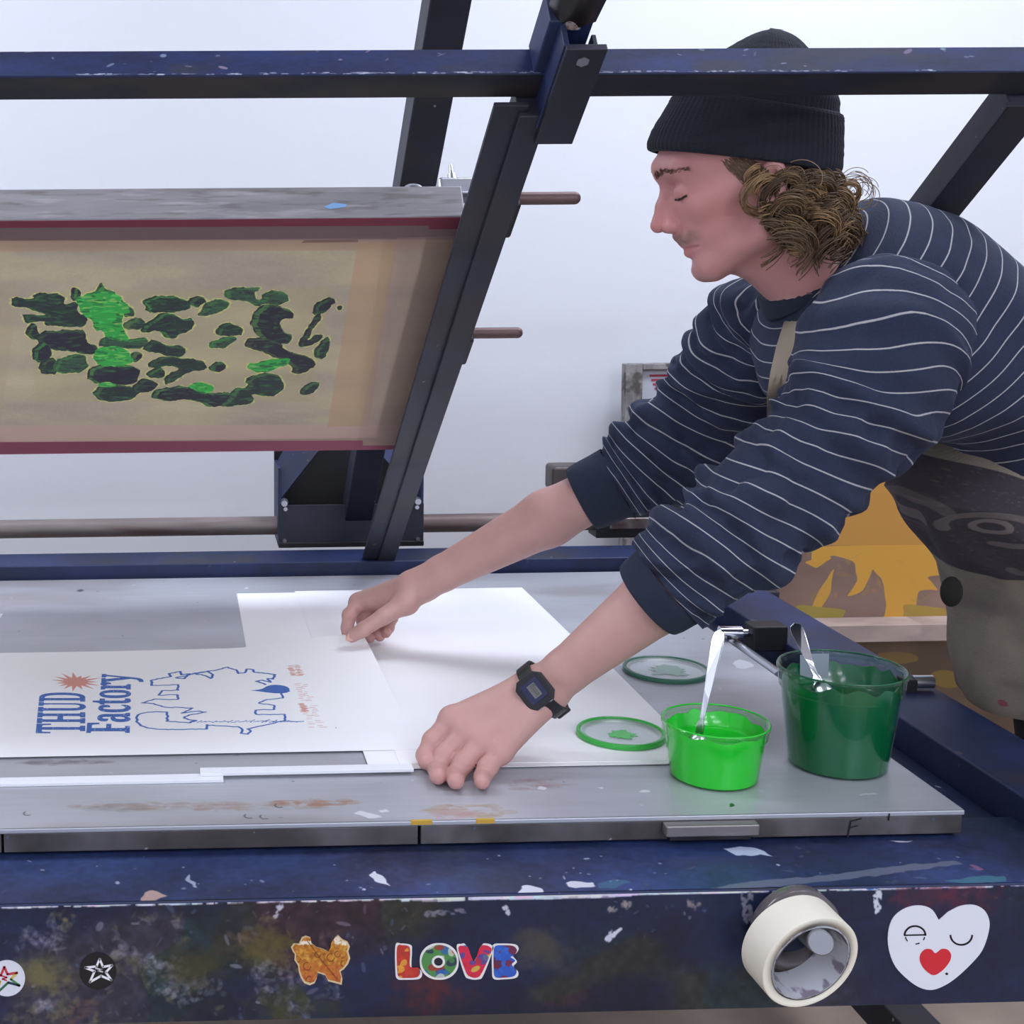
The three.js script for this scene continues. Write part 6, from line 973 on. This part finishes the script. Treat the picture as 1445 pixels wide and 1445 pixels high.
{ // amber dog-shaped badge
  const t = thing('amber_badge', 'amber glitter badge shaped like a small standing animal stuck on the rail', 'badge');
  const o = [[110, 690], [122, 672], [150, 672], [165, 640], [185, 632], [208, 640], [212, 668], [240, 690], [275, 700], [300, 712], [315, 690], [318, 665], [335, 640], [350, 628], [372, 650], [398, 662], [410, 685], [402, 710], [412, 745], [400, 775], [380, 800], [362, 812], [372, 850], [368, 880], [340, 872], [300, 862], [285, 832], [245, 818], [240, 850], [230, 872], [205, 882], [178, 872], [160, 845], [150, 815], [145, 780], [128, 755], [130, 725], [120, 712]];
  const g = flat(o.map(zoomL), 0.0016), P = g.attributes.position, n = P.count, c = new Float32Array(n * 3);
  mesh('badge_rim', g, std({ color: 0xd9c49a, roughness: 0.4 }), t);
  const cx = 262, cy = 755, inner = o.map(([a, b]) => [cx + (a - cx) * .94, cy + (b - cy) * .93]);
  const g2 = flat(inner.map(zoomL), 0.0006, SZ + 0.0016), p0 = onZ(...zoomL([110, 630]), SZ), p1 = onZ(...zoomL([412, 882]), SZ); { const Q = g2.attributes.position, u = g2.attributes.uv; for (let i = 0; i < Q.count; i++) u.setXY(i, (Q.getX(i) - p0.x) / (p1.x - p0.x), 1 - (Q.getY(i) - p0.y) / (p1.y - p0.y)); }
  const [cv, x] = canvas(192, 160), R = mulberry(44); x.fillStyle = '#b9752a'; x.fillRect(0, 0, 192, 160); for (let i = 0; i < 700; i++) { const X = R() * 192, Y = R() * 160; x.fillStyle = Y > 95 ? ['#b4562a', '#a2452a', '#c9743a'][i % 3] : ['#c99232', '#d7a94a', '#a8661f', '#8f4f1c'][i % 4]; x.globalAlpha = .5; x.beginPath(); x.arc(X, Y, 1 + R() * 6, 0, 7); x.fill(); } x.globalAlpha = 1; for (const [a, b, c2, d] of [[20, 14, 66, 22], [140, 0, 186, 26]]) { x.fillStyle = 'rgba(232,222,205,.85)'; for (let i = 0; i < 60; i++) { x.beginPath(); x.arc(lerp(a, c2, R()), lerp(b, d, R()) + 4, 1 + R() * 4, 0, 7); x.fill(); } } x.strokeStyle = '#6a3216'; x.lineWidth = 2.5; x.beginPath(); x.moveTo(54, 18); x.lineTo(100, 80); x.lineTo(150, 140); x.stroke(); for (const [a, b, r] of [[22, 72, 9], [52, 96, 12], [86, 60, 9], [128, 70, 12], [150, 60, 9], [170, 90, 9], [60, 140, 12]]) { x.beginPath(); x.arc(a, b, r, 0, 5); x.stroke(); }
  mesh('badge_face', g2, std({ map: colourTex(cv), roughness: 0.35 }), t);
}
{ // two round badges with stars
  const circ = (cx, cy, r) => Array.from({ length: 40 }, (_, i) => [cx + Math.cos(i / 40 * 6.283) * r, cy + Math.sin(i / 40 * 6.283) * r]);
  const t = thing('star_badge', 'round black badge with a white outlined star stuck on the rail', 'badge'); mesh('badge_disc', flat(circ(138, 1370, 26), 0.0008), std({ color: 0x121114, roughness: 0.4 }), t);
  const star = [[508, 752], [525, 792], [572, 784], [540, 820], [568, 860], [515, 838], [458, 870], [482, 815], [434, 796], [492, 790]].map(zoomS); mesh('star_outline', strokeFlat(star.concat([star[0]]), 3, SZ + 0.0009), std({ color: 0xe8e8ec, roughness: 0.5 }), t); mesh('star_squiggle', strokeFlat([[488, 800], [520, 806], [498, 812], [524, 818]].map(zoomS), 1.6, SZ + 0.0009), std({ color: 0xc8c8cc, roughness: 0.5 }), t);
  const u = thing('star_badge', 'round white badge with a rainbow star stuck on the rail', 'badge'); mesh('badge_disc', flat(circ(10, 1380, 25.5), 0.0008), std({ color: 0xd9dce6, roughness: 0.45 }), u);
  const s2 = [[22, 792], [38, 830], [88, 822], [55, 855], [100, 888], [42, 872], [-20, 930], [0, 868], [-50, 850], [5, 835]].map(zoomS), cols = [0xc23a48, 0xc23a48, 0xc9b54a, 0x4a8a5a, 0x23344a, 0x2f6a4a, 0xc9b54a, 0xd08a3a, 0xc23a48, 0xc23a48]; s2.forEach((p, i) => mesh('star_stroke', strokeFlat([p, s2[(i + 1) % 10]], 3.2, SZ + 0.0009), std({ color: cols[i], roughness: 0.5 }), u)); mesh('star_squiggle', strokeFlat([[10, 838], [36, 846], [12, 854], [34, 862]].map(zoomS), 2, SZ + 0.0009), std({ color: 0xc23a48, roughness: 0.5 }), u);
}
// ------------------------------------------------------------------ behind: leaning wooden screen, rack with two stencilled screens
{
  const zw = -3.10, a = onZ(885, 514, zw), b = onZ(877, 790, zw);
  const t = thing('wooden_screen', 'old wooden framed screen with a red printed notice leaning on the wall', 'screen', [a.x, 0, zw]);
  const wood = std({ map: dataTex(256, (u, v) => { const k = tileFbm(u, v * .25, 22, 51), s = smooth(.5, .66, tileFbm(u, v, 10, 57)); return [lerp(150, 96, s) * (.7 + .5 * k), lerp(146, 92, s) * (.7 + .5 * k), lerp(146, 88, s) * (.7 + .5 * k)]; }, [4, 4], true), roughness: 0.85 }), H = a.y, W = 0.62, f = 0.040;
  t.rotation.x = -0.035; 
  mesh('frame_side', box(0, f, 0, H, 0, 0.03, 0.003), wood, t); mesh('frame_side', box(W - f, W, 0, H, 0, 0.03, 0.003), wood, t); mesh('frame_top', box(f, W - f, H - 0.015, H, 0, 0.03, 0.003), wood, t); mesh('frame_bottom', box(f, W - f, 0, 0.05, 0, 0.03, 0.003), wood, t);
  mesh('mesh_panel', box(f, W - f, 0.05, H - 0.015, 0.012, 0.016, 0), std({ color: 0xc7cad6, roughness: 0.8 }), t);
  const lines = []; for (let i = 0; i < 4; i++) lines.push(box(f + 0.02 + i * 0.004, f + 0.13 - i * 0.012, H - 0.031 - i * 0.010, H - 0.026 - i * 0.010, 0.0165, 0.0172, 0)); mesh('red_notice', strip(lines), std({ color: 0xb2405a, roughness: 0.8 }), t);
}
{
  const zr = -2.68, sh = onZ(1250, 894, zr), x0 = SX1 + 0.02, x1 = x0 + 0.95, D = 0.36;
  const rack = thing('storage_rack', 'pale wooden rack with a shelf holding screens behind the printer', 'rack', [0, 0, 0]);
  const wood = std({ map: dataTex(128, (u, v) => { const k = tileFbm(u * .4, v, 18, 91); return [176 * (.8 + .35 * k), 156 * (.8 + .35 * k), 146 * (.8 + .35 * k)]; }, [2, 2], true), roughness: 0.8 });
  mesh('shelf', box(x0, x1, sh.y - 0.018, sh.y + 0.018, zr - D, zr, 0.002), wood, rack); mesh('bottom_shelf', box(x0, x1, 0.06, 0.085, zr - D, zr, 0.002), wood, rack);
  for (const x of [x0, x1 - 0.04]) for (const z of [zr - D, zr - 0.042]) mesh('rack_post', box(x, x + 0.04, 0, x === x0 ? sh.y - 0.018 : 1.3, z, z + 0.04, 0.002), wood, rack);
  const [c, x] = canvas(1024, 768), R = mulberry(55);
  const mkTex = (pts, base, shape) => { const [cc, y] = canvas(1024, 768); const im = y.createImageData(1024, 768); for (let j = 0; j < 768; j++) for (let i = 0; i < 1024; i++) { const n = fbm(i / 120, j / 90, base[0], 3), o = (j * 1024 + i) * 4; for (let m = 0; m < 3; m++) im.data[o + m] = clamp(base[m] * (.82 + .4 * (n - .05)), 0, 255); im.data[o + 3] = 255; } y.putImageData(im, 0, 0); shape(y); return colourTex(cc); };
  // upper screen
  const zs = zr - 0.08, sw = 0.86, shh = 0.56, X = x0 + 0.03, Y = sh.y + 0.018, m = (px, py) => { const p = onZ(px, py, zs + 0.005); return [(p.x - X) / sw * 1024, (Y + shh - p.y) / shh * 768]; };
  const tex1 = mkTex(0, [140, 112, 98], (y) => {
    const D2 = (pts, col) => { const q = pts.flatMap((p, i) => { const n = pts[(i + 1) % pts.length]; return [p, [lerp(p[0], n[0], .35), lerp(p[1], n[1], .35)], [lerp(p[0], n[0], .65), lerp(p[1], n[1], .65)]]; }); blob(y, q.map((p) => m(...p)), 5, R); y.fillStyle = col; y.fill(); };
    D2([[1000, 640], [1445, 640], [1445, 768], [1000, 768]], '#c08a3c'); D2([[1140, 768], [1445, 767], [1445, 800], [1300, 810], [1320, 830], [1290, 830], [1285, 880], [1240, 876], [1245, 850], [1240, 815], [1225, 800], [1215, 830], [1190, 840], [1205, 815], [1200, 790], [1170, 782], [1140, 795]], '#d09a3a');
    D2([[1172, 798], [1168, 830], [1150, 862], [1140, 855], [1155, 825]], '#c9983e'); D2([[1130, 790], [1160, 780], [1170, 785], [1145, 800]], '#d09a3a'); D2([[1120, 850], [1190, 858], [1180, 878], [1110, 872]], '#9c8a3e'); D2([[1270, 850], [1330, 855], [1330, 878], [1270, 878]], '#a88a3c'); D2([[1180, 800], [1200, 790], [1195, 800], [1170, 826]], 'rgba(140,112,98,0)');
    for (let i = 0; i < 30; i++) { const p = m(1100 + R() * 240, 770 + R() * 110); y.fillStyle = `rgba(${150 + R() * 60},${120 + R() * 40},60,.25)`; y.beginPath(); y.ellipse(p[0], p[1], 4 + R() * 16, 2 + R() * 5, R() * 3, 0, 7); y.fill(); }
  });
  const s1 = thing('stored_screen', 'screen with orange yellow flame stencil standing on the rack shelf', 'screen', [X, Y, zs]); const al = std({ color: 0x9a8f86, roughness: 0.6 });
  mesh('stencil_mesh', quad(V(0, shh, 0.0205), V(1, 0, 0), V(0, -1, 0), sw, shh), std({ map: tex1, roughness: 0.6 }), s1); mesh('frame', strip([box(0, sw, shh - 0.03, shh, -0.01, 0.02, 0.002), box(0, sw, 0, 0.03, -0.01, 0.02, 0.002), box(0, 0.03, 0.03, shh - 0.03, -0.01, 0.02, 0.002), box(sw - 0.03, sw, 0.03, shh - 0.03, -0.01, 0.02, 0.002)]), al, s1);
  // lower screen
  const shh2 = sh.y - 0.018 - 0.085 - 0.01, Y2 = 0.085, m2 = (px, py) => { const p = onZ(px, py, zs + 0.005); return [(p.x - X) / sw * 1024, (Y2 + shh2 - p.y) / shh2 * 768]; };
  const tex2 = mkTex(0, [104, 82, 62], (y) => { for (const [a, b, r, r2, col] of [[1260, 925, 50, 14, '#7d6434'], [1330, 955, 40, 20, '#84692f'], [1220, 935, 30, 10, '#5f4a3e'], [1290, 985, 60, 14, '#7a6032'], [1190, 918, 30, 8, '#6b5246'], [1340, 925, 40, 8, '#5c4a44']]) { const p = m2(a, b); y.fillStyle = col; y.beginPath(); y.ellipse(p[0], p[1], r * 1.1, r2 * 1.4, R(), 0, 7); y.fill(); } });
  const s2 = thing('stored_screen', 'brown screen with dull yellow stencil standing on the lower rack shelf', 'screen', [X, Y2, zs]);
  mesh('stencil_mesh', quad(V(0, shh2, 0.0205), V(1, 0, 0), V(0, -1, 0), sw, shh2), std({ map: tex2, roughness: 0.6 }), s2); mesh('frame', strip([box(0, sw, shh2 - 0.006, shh2, -0.01, 0.02, 0.002), box(0, sw, 0, 0.03, -0.01, 0.02, 0.002), box(0, 0.03, 0.03, shh2 - 0.03, -0.01, 0.02, 0.002), box(sw - 0.03, sw, 0.03, shh2 - 0.03, -0.01, 0.02, 0.002)]), al, s2);
}
renderer.render(scene, camera);
